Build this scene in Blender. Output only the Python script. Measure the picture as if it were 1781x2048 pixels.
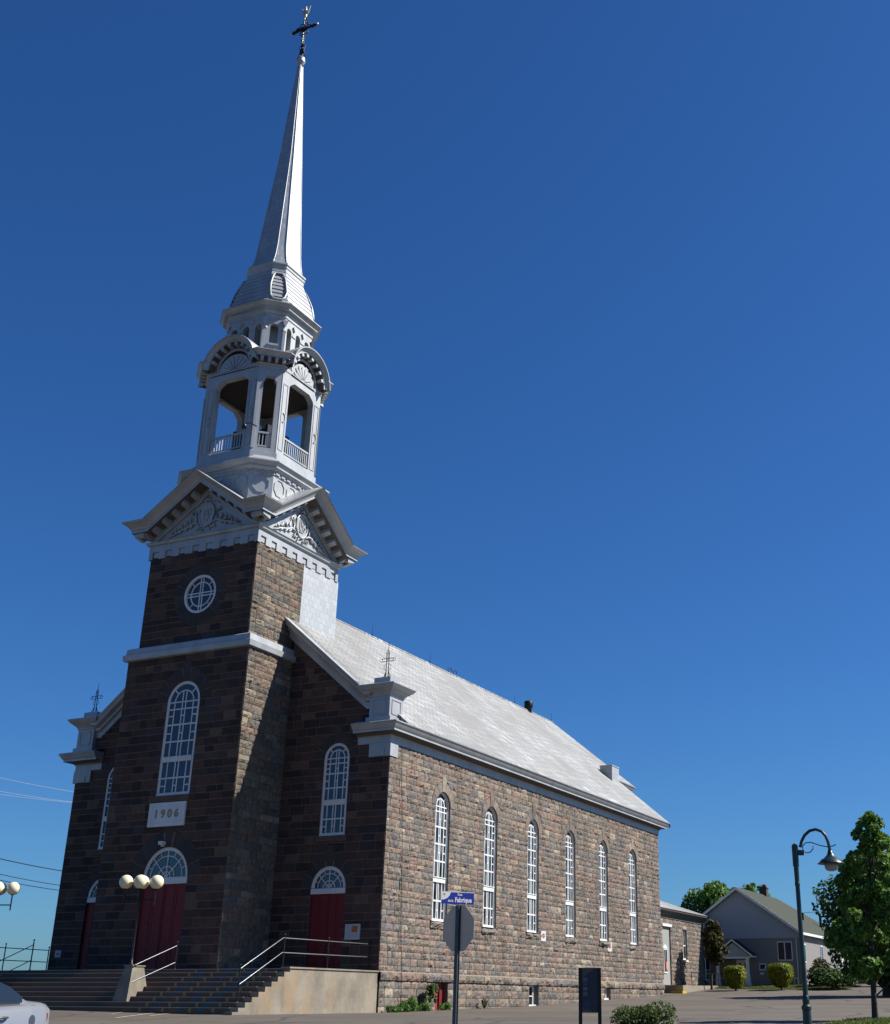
import bpy, math, random
from mathutils import Vector, Matrix
PI = math.pi
random.seed(7)
scene = bpy.context.scene
col = scene.collection
for o in list(bpy.data.objects): bpy.data.objects.remove(o)

# ------------------------------------------------------------------ camera
RT = Vector((0.90529751, 0.42474876, 0.00499129)); UP = Vector((0.15672334, -0.34491091, 0.92545895)); FW = Vector((-0.39480909, 0.83703342, 0.37881503))
CAM = Vector((41.74765, -49.80435, -1.30172))
cd = bpy.data.cameras.new('camera'); cam = bpy.data.objects.new('camera', cd); col.objects.link(cam)
mw = Matrix((( RT.x, UP.x, -FW.x, CAM.x), (RT.y, UP.y, -FW.y, CAM.y), (RT.z, UP.z, -FW.z, CAM.z), (0, 0, 0, 1)))
cam.matrix_world = mw
cd.sensor_fit = 'HORIZONTAL'; cd.sensor_width = 36; cd.lens = 36 * 2397.6155 / 1781
cd.shift_x = -(1081.997 - 890.5) / 1781
cd.clip_start = 0.1; cd.clip_end = 3000
scene.camera = cam

# ------------------------------------------------------------------ sky, sun, exposure
SUN = Vector((1, .58, 1.15)).normalized()
w = bpy.data.worlds.new('World'); scene.world = w; w.use_nodes = True
nt = w.node_tree; nt.nodes.clear()
sky = nt.nodes.new('ShaderNodeTexSky'); sky.sky_type = 'NISHITA'; sky.sun_disc = False
sky.sun_elevation = math.asin(SUN.z); sky.sun_rotation = math.atan2(SUN.x, SUN.y)
sky.altitude = 100; sky.air_density = 1.0; sky.dust_density = 0.6; sky.ozone_density = 3.0
hs = nt.nodes.new('ShaderNodeHueSaturation'); hs.inputs['Saturation'].default_value = 1.15; hs.inputs['Value'].default_value = 1.0
tint = nt.nodes.new('ShaderNodeMix'); tint.data_type = 'RGBA'; tint.blend_type = 'MULTIPLY'; tint.inputs[0].default_value = 1; tint.inputs[7].default_value = (.42, .77, 1.18, 1)
bg = nt.nodes.new('ShaderNodeBackground'); bg.inputs['Strength'].default_value = 0.05
wo = nt.nodes.new('ShaderNodeOutputWorld')
nt.links.new(sky.outputs[0], hs.inputs['Color']); nt.links.new(hs.outputs[0], tint.inputs[6]); nt.links.new(tint.outputs[2], bg.inputs[0]); nt.links.new(bg.outputs[0], wo.inputs[0])
sd = bpy.data.lights.new('sun', 'SUN'); sd.energy = 5.0; sd.angle = math.radians(.5); sd.color = (1, .96, .89)
so = bpy.data.objects.new('sun', sd); col.objects.link(so); so.rotation_euler = SUN.to_track_quat('Z', 'Y').to_euler(); so.location = (60, 30, 80)
scene.view_settings.view_transform = 'Standard'; scene.view_settings.look = 'None'
scene.view_settings.exposure = .84; scene.view_settings.gamma = 1; scene.view_settings.use_curve_mapping = False
scene.render.engine = 'CYCLES'
scene.cycles.max_bounces = 5

# ------------------------------------------------------------------ materials
def mat(name, base=(.5, .5, .5), rough=.7, metal=0., build=None, spec=.4):
    m = bpy.data.materials.new(name); m.use_nodes = True
    n = m.node_tree.nodes; l = m.node_tree.links
    p = n['Principled BSDF']; p.inputs['Base Color'].default_value = (*base, 1)
    p.inputs['Roughness'].default_value = rough; p.inputs['Metallic'].default_value = metal
    p.inputs['Specular IOR Level'].default_value = spec
    if build: build(n, l, p)
    return m
def coord(n, l, scale=(1, 1, 1), rot=(0, 0, 0)):
    t = n.new('ShaderNodeTexCoord'); g = n.new('ShaderNodeNewGeometry'); mp = n.new('ShaderNodeMapping')
    mp.inputs['Scale'].default_value = scale; mp.inputs['Rotation'].default_value = rot
    l.new(g.outputs['Position'], mp.inputs['Vector']); return mp.outputs[0]
def noise(n, l, vec, scale, detail=4, rough=.55):
    t = n.new('ShaderNodeTexNoise'); t.inputs['Scale'].default_value = scale; t.inputs['Detail'].default_value = detail; t.inputs['Roughness'].default_value = rough
    l.new(vec, t.inputs['Vector']); return t.outputs['Fac']
def ramp(n, l, fac, stops, const=False):
    r = n.new('ShaderNodeValToRGB'); e = r.color_ramp.elements
    while len(e) < len(stops): e.new(.5)
    for i, (p, c) in enumerate(stops): e[i].position = p; e[i].color = (*c, 1) if len(c) == 3 else c
    if const: r.color_ramp.interpolation = 'CONSTANT'
    l.new(fac, r.inputs[0]); return r.outputs[0]
def mix(n, l, fac, a, b, mode='MIX'):
    m = n.new('ShaderNodeMix'); m.data_type = 'RGBA'; m.blend_type = mode
    for k, v in ((0, fac), (6, a), (7, b)):
        if hasattr(v, 'links') or hasattr(v, 'is_output'): l.new(v, m.inputs[k])
        elif k == 0: m.inputs[0].default_value = v
        else: m.inputs[k].default_value = (*v, 1)
    return m.outputs[2]
def bump(n, l, p, h, strength=.3, dist=.02):
    b = n.new('ShaderNodeBump'); b.inputs['Strength'].default_value = strength; b.inputs['Distance'].default_value = dist
    l.new(h, b.inputs['Height']); l.new(b.outputs[0], p.inputs['Normal'])
def grey(v): return (v, v, v)

ROCK = [(.185, .145, .115), (.215, .155, .12), (.125, .118, .112), (.20, .128, .10), (.155, .135, .11), (.235, .18, .13), (.115, .108, .105), (.17, .132, .098), (.19, .155, .13), (.225, .195, .155), (.145, .138, .13), (.215, .14, .112), (.14, .118, .092), (.175, .152, .128), (.205, .15, .105), (.13, .122, .115), (.30, .25, .185), (.165, .13, .105), (.20, .165, .135), (.145, .128, .112), (.18, .14, .112), (.16, .14, .12), (.195, .142, .115), (.15, .13, .108)]
ROCK = [tuple(.74 * v + .26 * (sum(c) / 3) * f for v, f in zip(c, (1.04, 1.0, .93))) for c in ROCK]
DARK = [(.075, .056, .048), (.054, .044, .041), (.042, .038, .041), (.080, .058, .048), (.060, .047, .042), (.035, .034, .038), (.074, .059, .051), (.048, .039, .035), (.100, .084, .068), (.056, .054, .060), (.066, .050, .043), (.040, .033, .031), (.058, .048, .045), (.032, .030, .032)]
def stone_mat(name, pal, det=1.):
    def b(n, l, p):
        g = n.new('ShaderNodeNewGeometry'); N = len(pal)
        c = ramp(n, l, g.outputs['Random Per Island'], [(i / N, pal[i]) for i in range(N)], True)
        v = coord(n, l)
        f = noise(n, l, v, 5, 5, .65); f2 = noise(n, l, v, 32, 4, .7)
        c = mix(n, l, .55 * det, c, ramp(n, l, f, [(.25, grey(.30)), (.5, grey(.62)), (.72, grey(1.0))]), 'OVERLAY')
        c = mix(n, l, .5 * det, c, ramp(n, l, f2, [(.30, grey(.22)), (.5, grey(.52)), (.7, grey(.82))]), 'OVERLAY')
        st_ = noise(n, l, coord(n, l, (1, 1, .12)), 1.1, 4)
        c = mix(n, l, ramp(n, l, st_, [(.52, grey(0)), (.75, grey(.45))]), c, (.05, .045, .04))
        big = noise(n, l, v, .35, 3)
        c = mix(n, l, .35, c, ramp(n, l, big, [(.3, grey(.42)), (.7, grey(.6))]), 'OVERLAY')
        l.new(c, p.inputs['Base Color']); bump(n, l, p, f2, .55 * det, .03)
    return mat(name, rough=.9, build=b, spec=.2)
M = {}
M['rock'] = stone_mat('rock_faced_stone', ROCK)
M['ring'] = stone_mat('arch_ring_stone', [(.050, .042, .040), (.058, .047, .044), (.045, .039, .039), (.054, .048, .047)], .6)
M['rock_tower_shade'] = stone_mat('tower_side_stone_shade', ROCK)  # nave stone repeated for the tower sides, base darkened to imitate shade
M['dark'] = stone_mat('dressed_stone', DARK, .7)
def mort(c):
    def b(n, l, p):
        v = coord(n, l); f = noise(n, l, v, 3, 4)
        l.new(mix(n, l, f, tuple(x * .75 for x in c), c), p.inputs['Base Color'])
    return b
M['mortar'] = mat('mortar', rough=.95, build=mort((.27, .23, .185)))
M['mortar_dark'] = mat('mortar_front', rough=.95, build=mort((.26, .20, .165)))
def paint_b(c, dirt=.75, sc=1.2):
    def b(n, l, p):
        v = coord(n, l, (1, 1, .35)); f = noise(n, l, v, sc, 5, .6); f2 = noise(n, l, v, 14, 3, .7)
        x = mix(n, l, ramp(n, l, f, [(.35, grey(0)), (.72, grey(1))]), c, tuple(q * dirt * .9 for q in c))
        x = mix(n, l, ramp(n, l, f2, [(.55, grey(0)), (.8, grey(.35))]), x, tuple(q * .6 for q in c))
        l.new(x, p.inputs['Base Color']); bump(n, l, p, f2, .06, .01)
    return b
M['paint'] = mat('aluminium_paint', rough=.48, metal=.25, build=paint_b((.50, .505, .50), .82))
M['darktrim'] = mat('dark_eaves_paint', (.13, .125, .12), .7)
M['soffit'] = mat('soffit_shade_tone', (.10, .085, .075), .8)  # dark underside strips: cornice shade is put into the colour
M['white'] = mat('white_window_paint', rough=.5, build=paint_b((.66, .66, .64), .9))
M['casing'] = mat('shade_grey_casing', rough=.6, build=paint_b((.36, .37, .38), .85))  # white-painted window lining; its shade is put into this grey base
def brick_tin(c, rw, rh, rot, off=.5, axes='xz'):
    def b(n, l, p):
        g = n.new('ShaderNodeNewGeometry'); s = n.new('ShaderNodeSeparateXYZ'); l.new(g.outputs['Position'], s.inputs[0])
        a = n.new('ShaderNodeMath'); a.operation = 'ADD'; l.new(s.outputs[0], a.inputs[0]); l.new(s.outputs[1], a.inputs[1])
        cb = n.new('ShaderNodeCombineXYZ'); l.new(a.outputs[0], cb.inputs[0]); l.new(s.outputs[2], cb.inputs[1])
        mp = n.new('ShaderNodeMapping'); mp.inputs['Rotation'].default_value = (0, 0, rot); l.new(cb.outputs[0], mp.inputs['Vector'])
        t = n.new('ShaderNodeTexBrick'); t.inputs['Scale'].default_value = 1; t.inputs['Brick Width'].default_value = rw; t.inputs['Row Height'].default_value = rh
        t.inputs['Mortar Size'].default_value = .012; t.offset = off; t.inputs['Color1'].default_value = (*c, 1); t.inputs['Color2'].default_value = (*[q * .84 for q in c], 1)
        t.inputs['Mortar'].default_value = (*[q * .5 for q in c], 1); l.new(mp.outputs[0], t.inputs['Vector'])
        v = coord(n, l, (1, 1, .4)); f = noise(n, l, v, 1.5, 5)
        x = mix(n, l, ramp(n, l, f, [(.4, grey(0)), (.75, grey(.5))]), t.outputs['Color'], tuple(q * .7 for q in c))
        l.new(x, p.inputs['Base Color'])
        inv = n.new('ShaderNodeMath'); inv.operation = 'SUBTRACT'; inv.inputs[0].default_value = 1; l.new(t.outputs['Fac'], inv.inputs[1])
        bump(n, l, p, inv.outputs[0], .35, .02)
    return b
M['tinwall'] = mat('tin_siding', rough=.5, metal=.2, build=brick_tin((.55, .555, .55), .45, .34, 0))
M['spiretin'] = mat('spire_tin', rough=.42, metal=.35, build=brick_tin((.54, .55, .555), .62, .42, 0))
def roof_b(n, l, p):
    # silvery tin shingles laid on the diagonal, streaked with weathering down the slope
    t = n.new('ShaderNodeNewGeometry'); s = n.new('ShaderNodeSeparateXYZ'); l.new(t.outputs['Position'], s.inputs[0])
    m = n.new('ShaderNodeMath'); m.operation = 'MULTIPLY'; m.inputs[1].default_value = 1.305; l.new(s.outputs[0], m.inputs[0])
    cb = n.new('ShaderNodeCombineXYZ'); l.new(s.outputs[1], cb.inputs[0]); l.new(m.outputs[0], cb.inputs[1])
    mp = n.new('ShaderNodeMapping'); mp.inputs['Rotation'].default_value = (0, 0, math.radians(-30)); l.new(cb.outputs[0], mp.inputs['Vector'])
    b = n.new('ShaderNodeTexBrick'); b.inputs['Scale'].default_value = 1; b.inputs['Brick Width'].default_value = .85; b.inputs['Row Height'].default_value = .38
    b.inputs['Mortar Size'].default_value = .036; b.inputs['Mortar Smooth'].default_value = .4; b.inputs['Color1'].default_value = (.56, .555, .54, 1); b.inputs['Color2'].default_value = (.36, .355, .34, 1)
    b.inputs['Mortar'].default_value = (.10, .095, .088, 1); l.new(mp.outputs[0], b.inputs['Vector'])
    mp2 = n.new('ShaderNodeMapping'); mp2.inputs['Scale'].default_value = (.55, 3.2, 1); l.new(mp.outputs[0], mp2.inputs['Vector'])
    f = noise(n, l, mp2.outputs[0], 1.3, 6, .7)
    f3 = noise(n, l, cb.outputs[0], .16, 4, .6)
    c = mix(n, l, ramp(n, l, f, [(.46, grey(0)), (.60, grey(.85))]), b.outputs['Color'], (.22, .205, .18))
    c = mix(n, l, ramp(n, l, f3, [(.42, grey(0)), (.60, grey(.75))]), c, (.25, .235, .21))
    l.new(c, p.inputs['Base Color'])
    inv = n.new('ShaderNodeMath'); inv.operation = 'SUBTRACT'; inv.inputs[0].default_value = 1; l.new(b.outputs['Fac'], inv.inputs[1])
    bump(n, l, p, inv.outputs[0], .5, .03)
M['roof'] = mat('tin_shingle_roof', rough=.6, metal=.1, build=roof_b)
def glass_b(n, l, p):
    v = coord(n, l); f = noise(n, l, v, 2.2, 3); f2 = noise(n, l, v, 1.1, 2)
    l.new(ramp(n, l, f2, [(.35, (.006, .009, .014)), (.5, (.03, .04, .05)), (.68, (.11, .12, .12))]), p.inputs['Base Color'])
    bump(n, l, p, f, .08, .02)
M['glass'] = mat('window_glass', (.02, .03, .045), .06, 0, glass_b, .6)
M['glass_front'] = mat('front_window_glass', (.02, .03, .05), .05, 0, None, .55)
M['glass_plain'] = mat('dark_glass', (.012, .016, .02), .05, 0, None, .8)
def reddoor(n, l, p):
    v = coord(n, l); f = noise(n, l, v, 3, 4); l.new(mix(n, l, f, (.115, .012, .014), (.17, .018, .020)), p.inputs['Base Color'])
M['red'] = mat('red_door_paint', rough=.55, build=reddoor)
def cellar(n, l, p):
    v = coord(n, l, (1, 9, 1)); f = noise(n, l, v, 2, 3); l.new(mix(n, l, f, (.24, .03, .032), (.36, .055, .055)), p.inputs['Base Color'])
M['cellar_red'] = mat('cellar_door_paint', rough=.7, build=cellar)
M['black'] = mat('black_metal', (.012, .013, .015), .45, .2)
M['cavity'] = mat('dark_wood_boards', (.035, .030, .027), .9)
M['iron'] = mat('wrought_iron', (.016, .018, .02), .6, .3)
M['steel'] = mat('galvanised_rail', (.32, .33, .34), .35, .8)
M['gold'] = mat('gilt_numerals', (.28, .21, .11), .5, .1)
M['gilt'] = mat('gilded_metal', (.75, .68, .5), .35, .5)
def conc(c, stain):
    def b(n, l, p):
        v = coord(n, l); f = noise(n, l, v, .8, 6, .65); f2 = noise(n, l, v, 12, 4, .7)
        vz = coord(n, l, (1.2, 1.2, .25)); f3 = noise(n, l, vz, 1.1, 4)
        x = mix(n, l, ramp(n, l, f, [(.38, grey(0)), (.62, grey(.85))]), c, stain)
        x = mix(n, l, ramp(n, l, f3, [(.52, grey(0)), (.70, grey(.7))]), x, (.38, .25, .14))
        x = mix(n, l, ramp(n, l, f2, [(.4, grey(0)), (.75, grey(.45))]), x, tuple(q * .62 for q in c))
        l.new(x, p.inputs['Base Color']); bump(n, l, p, f2, .35, .02)
    return b
M['concrete'] = mat('weathered_concrete', rough=.92, build=conc((.34, .295, .24), (.17, .15, .125)))
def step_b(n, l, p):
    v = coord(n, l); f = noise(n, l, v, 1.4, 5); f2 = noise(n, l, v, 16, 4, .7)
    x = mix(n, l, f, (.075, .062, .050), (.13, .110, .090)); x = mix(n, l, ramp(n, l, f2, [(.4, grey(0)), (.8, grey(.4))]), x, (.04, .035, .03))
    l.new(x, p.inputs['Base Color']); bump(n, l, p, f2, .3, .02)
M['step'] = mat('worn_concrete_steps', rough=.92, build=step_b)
M['nosing'] = mat('worn_nosing', rough=.9, build=mort((.34, .30, .26)))
M['mural_yellow'] = mat('worn_yellow_paint', rough=.9, build=mort((.36, .31, .14)))
M['mural_blue'] = mat('worn_blue_paint', rough=.9, build=mort((.06, .22, .42)))
def asph(n, l, p):
    v = coord(n, l); f = noise(n, l, v, .13, 6, .6); f2 = noise(n, l, v, 40, 3, .8); f4 = noise(n, l, coord(n, l, (.3, 1.6, 1), (0, 0, .4)), .5, 5, .7)
    x = mix(n, l, ramp(n, l, f, [(.38, grey(0)), (.62, grey(1))]), (.098, .085, .070), (.150, .132, .110))
    x = mix(n, l, ramp(n, l, f4, [(.46, grey(0)), (.62, grey(.85))]), x, (.078, .070, .060))
    vo = n.new('ShaderNodeTexVoronoi'); vo.feature = 'DISTANCE_TO_EDGE'; vo.inputs['Scale'].default_value = .16; vo.inputs['Randomness'].default_value = 1
    dm = n.new('ShaderNodeVectorMath'); dm.operation = 'ADD'; nv = n.new('ShaderNodeTexNoise'); nv.inputs['Scale'].default_value = .7; nv.inputs['Detail'].default_value = 5; l.new(v, nv.inputs['Vector'])
    l.new(v, dm.inputs[0]); l.new(nv.outputs['Color'], dm.inputs[1]); l.new(dm.outputs[0], vo.inputs['Vector'])
    x = mix(n, l, ramp(n, l, vo.outputs['Distance'], [(0, grey(.95)), (.010, grey(.7)), (.022, grey(0))]), x, (.035, .032, .03))
    x = mix(n, l, ramp(n, l, f2, [(.35, grey(0)), (.8, grey(.5))]), x, (.18, .16, .135))
    l.new(x, p.inputs['Base Color']); bump(n, l, p, f2, .3, .01)
M['asphalt'] = mat('worn_asphalt', rough=.93, build=asph)
M['soil'] = mat('field', rough=1, build=mort((.10, .12, .05)))
def leaf(name, stops):
    def b(n, l, p):
        g = n.new('ShaderNodeNewGeometry'); c = ramp(n, l, g.outputs['Random Per Island'], stops)
        l.new(c, p.inputs['Base Color'])
        tr = n.new('ShaderNodeBsdfTranslucent'); l.new(c, tr.inputs[0]); ms = n.new('ShaderNodeMixShader'); ms.inputs[0].default_value = .42
        out = [q for q in n if q.type == 'OUTPUT_MATERIAL'][0]
        l.new(p.outputs[0], ms.inputs[1]); l.new(tr.outputs[0], ms.inputs[2]); l.new(ms.outputs[0], out.inputs[0])
    return mat(name, rough=.55, build=b, spec=.35)
M['leaf_maple'] = leaf('maple_leaves', [(0, (.030, .062, .010)), (.5, (.055, .115, .016)), (1, (.10, .17, .03))])
M['leaf_dark'] = leaf('dark_leaves', [(0, (.016, .036, .010)), (.6, (.032, .068, .014)), (1, (.06, .11, .02))])
M['leaf_bright'] = leaf('bright_leaves', [(0, (.05, .11, .018)), (.5, (.085, .18, .03)), (1, (.14, .25, .05))])
M['leaf_red'] = leaf('bronze_leaves', [(0, (.050, .036, .014)), (.45, (.062, .064, .015)), (1, (.11, .115, .024))])
M['leaf_cedar'] = leaf('cedar_foliage', [(0, (.045, .070, .003)), (.45, (.13, .155, .004)), (1, (.27, .27, .006))])
M['leaf_shrub'] = leaf('shrub_foliage', [(0, (.07, .05, .02)), (.35, (.05, .085, .02)), (.7, (.085, .14, .03)), (1, (.15, .19, .06))])
M['grass'] = leaf('grass_blades', [(0, (.06, .10, .018)), (.6, (.11, .16, .025)), (1, (.20, .22, .06))])
def bark(n, l, p):
    v = coord(n, l, (1, 1, .25)); f = noise(n, l, v, 9, 4); l.new(mix(n, l, f, (.04, .032, .026), (.12, .10, .082)), p.inputs['Base Color']); bump(n, l, p, f, .6, .03)
M['bark'] = mat('bark', rough=.95, build=bark)
M['lampgreen'] = mat('green_lamp_paint', (.018, .05, .052), .38, .1, None, .5)
def globe_b(n, l, p):
    p.inputs['Subsurface Weight'].default_value = .0
M['globe'] = mat('opal_globe', (.80, .72, .48), .35, 0, globe_b)
M['lampglass'] = mat('frosted_lamp_glass', (.42, .38, .32), .4)
def siding(c, per, axis=2, amt=.8):
    def b(n, l, p):
        g = n.new('ShaderNodeNewGeometry'); s = n.new('ShaderNodeSeparateXYZ'); l.new(g.outputs['Position'], s.inputs[0])
        m = n.new('ShaderNodeMath'); m.operation = 'MULTIPLY'; m.inputs[1].default_value = 1 / per
        if axis == 2: l.new(s.outputs[2], m.inputs[0])
        else:
            a = n.new('ShaderNodeMath'); a.operation = 'ADD'; l.new(s.outputs[0], a.inputs[0]); l.new(s.outputs[1], a.inputs[1]); l.new(a.outputs[0], m.inputs[0])
        fr = n.new('ShaderNodeMath'); fr.operation = 'FRACT'; l.new(m.outputs[0], fr.inputs[0])
        x = ramp(n, l, fr.outputs[0], [(0, tuple(q * amt for q in c)), (.12, c), (1, c)])
        l.new(x, p.inputs['Base Color']); bump(n, l, p, fr.outputs[0], .3, .015)
    return b
M['siding_grey'] = mat('grey_lap_siding', rough=.7, build=siding((.17, .16, .15), .12))
M['siding_light'] = mat('light_gable_siding', rough=.7, build=siding((.27, .285, .29), .18, 0, .9))
M['side_door'] = mat('grey_board_door', rough=.7, build=siding((.38, .385, .37), .16))
def shingle(n, l, p):
    v = coord(n, l); f = noise(n, l, v, 5, 4, .8); f2 = noise(n, l, v, .5, 3); x = mix(n, l, f, (.045, .058, .036), (.085, .098, .062)); x = mix(n, l, f2, x, (.075, .085, .055))
    l.new(x, p.inputs['Base Color']); bump(n, l, p, f, .3, .02)
M['green_roof'] = mat('green_asphalt_shingles', rough=.95, build=shingle)
M['dark_roof'] = mat('dark_asphalt_shingles', (.025, .03, .033), .95)
M['brickchim'] = mat('chimney_brick', rough=.9, build=mort((.18, .13, .11)))
M['navy'] = mat('navy_panel', (.010, .016, .045), .35, 0, None, .5)
M['navy_edge'] = mat('olive_panel_motif', (.10, .095, .075), .4)
M['navy_mark'] = mat('pale_panel_marks', (.20, .21, .26), .4)
M['navy_ring'] = mat('blue_panel_motif', (.03, .05, .12), .4)
M['signback'] = mat('bare_aluminium_sign_back', rough=.6, metal=.1, build=paint_b((.24, .25, .26), .85, 2.5))
M['signpost'] = mat('galvanised_post', (.10, .115, .13), .45, .5)
M['signblue'] = mat('sign_blue', (.014, .035, .34), .4)
M['signwhite'] = mat('sign_white', (.78, .78, .74), .45)
M['signred'] = mat('sign_red', (.42, .05, .04), .5)
M['signyellow'] = mat('sign_crest_yellow', (.45, .42, .16), .5)
M['yellow'] = mat('yellow_kerb_paint', (.62, .42, .02), .7)
M['orange'] = mat('orange_paper', (.62, .17, .07), .7)
M['paper'] = mat('white_paper', (.55, .57, .58), .6)
M['carpaint'] = mat('silver_car_paint', (.52, .535, .54), .28, .55, None, .6)
M['carpaint_dark'] = mat('blue_grey_car_paint', (.10, .12, .17), .28, .4, None, .6)
M['rubber'] = mat('tyre_rubber', (.015, .015, .015), .85)
M['taillight'] = mat('red_lens', (.35, .01, .01), .15)
M['headlight'] = mat('clear_lens', (.6, .6, .6), .1)
M['wire'] = mat('wire_insulation', (.012, .02, .03), .6)
M['wire_light'] = mat('bare_wire', (.50, .56, .62), .4, .3)

def scale_base(m, k):
    nd = m.node_tree.nodes; l = m.node_tree.links; p = nd['Principled BSDF']; inp = p.inputs['Base Color']
    if not inp.links:
        c = inp.default_value; inp.default_value = (c[0] * k[0], c[1] * k[1], c[2] * k[2], 1); return
    src = inp.links[0].from_socket; tgt = [q.to_socket for q in src.links if q.to_node.type in ('BSDF_PRINCIPLED', 'BSDF_TRANSLUCENT')]
    x = nd.new('ShaderNodeMix'); x.data_type = 'RGBA'; x.blend_type = 'MULTIPLY'; x.inputs[0].default_value = 1; x.inputs[7].default_value = (*k, 1)
    for t in tgt: l.new(x.outputs[2], t)
    l.new(src, x.inputs[6])
KK = dict(soffit=1.0, nosing=.95, ring=1.0, steel=.55, gold=1.0, lampgreen=.55, green_roof=.5, brickchim=.4, paint=(.74, .76, .79), tinwall=(.76, .78, .81), spiretin=(.68, .71, .75), asphalt=(.70, .66, .62), siding_light=(1.08, 1.18, 1.28), siding_grey=(1.2, 1.18, 1.18), casing=1.4, white=1.0, dark=(1.04, .86, .78), mortar_dark=(.85, .70, .62), mortar=(.82, .8, .8), concrete=(.74, .74, .70), step=(1.25, 1.0, .82), red=(1.05, .4, .4), signback=(2.6, 2.0, 1.45), mural_blue=(.75, .55, .42), mural_yellow=.8, signwhite=.8, glass_plain=1, glass=1, glass_front=1, leaf_maple=1.7, leaf_dark=1.45, leaf_bright=1.0, leaf_shrub=1.0, leaf_cedar=1.1, grass=.8, carpaint=.62, globe=.85, rock=(.83, .80, .78), rock_tower_shade=(.66, .64, .60), roof=(.74, .765, .79))
for k_, m_ in M.items():
    f_ = KK.get(k_, .69); scale_base(m_, f_ if isinstance(f_, tuple) else (f_, f_, f_))

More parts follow.
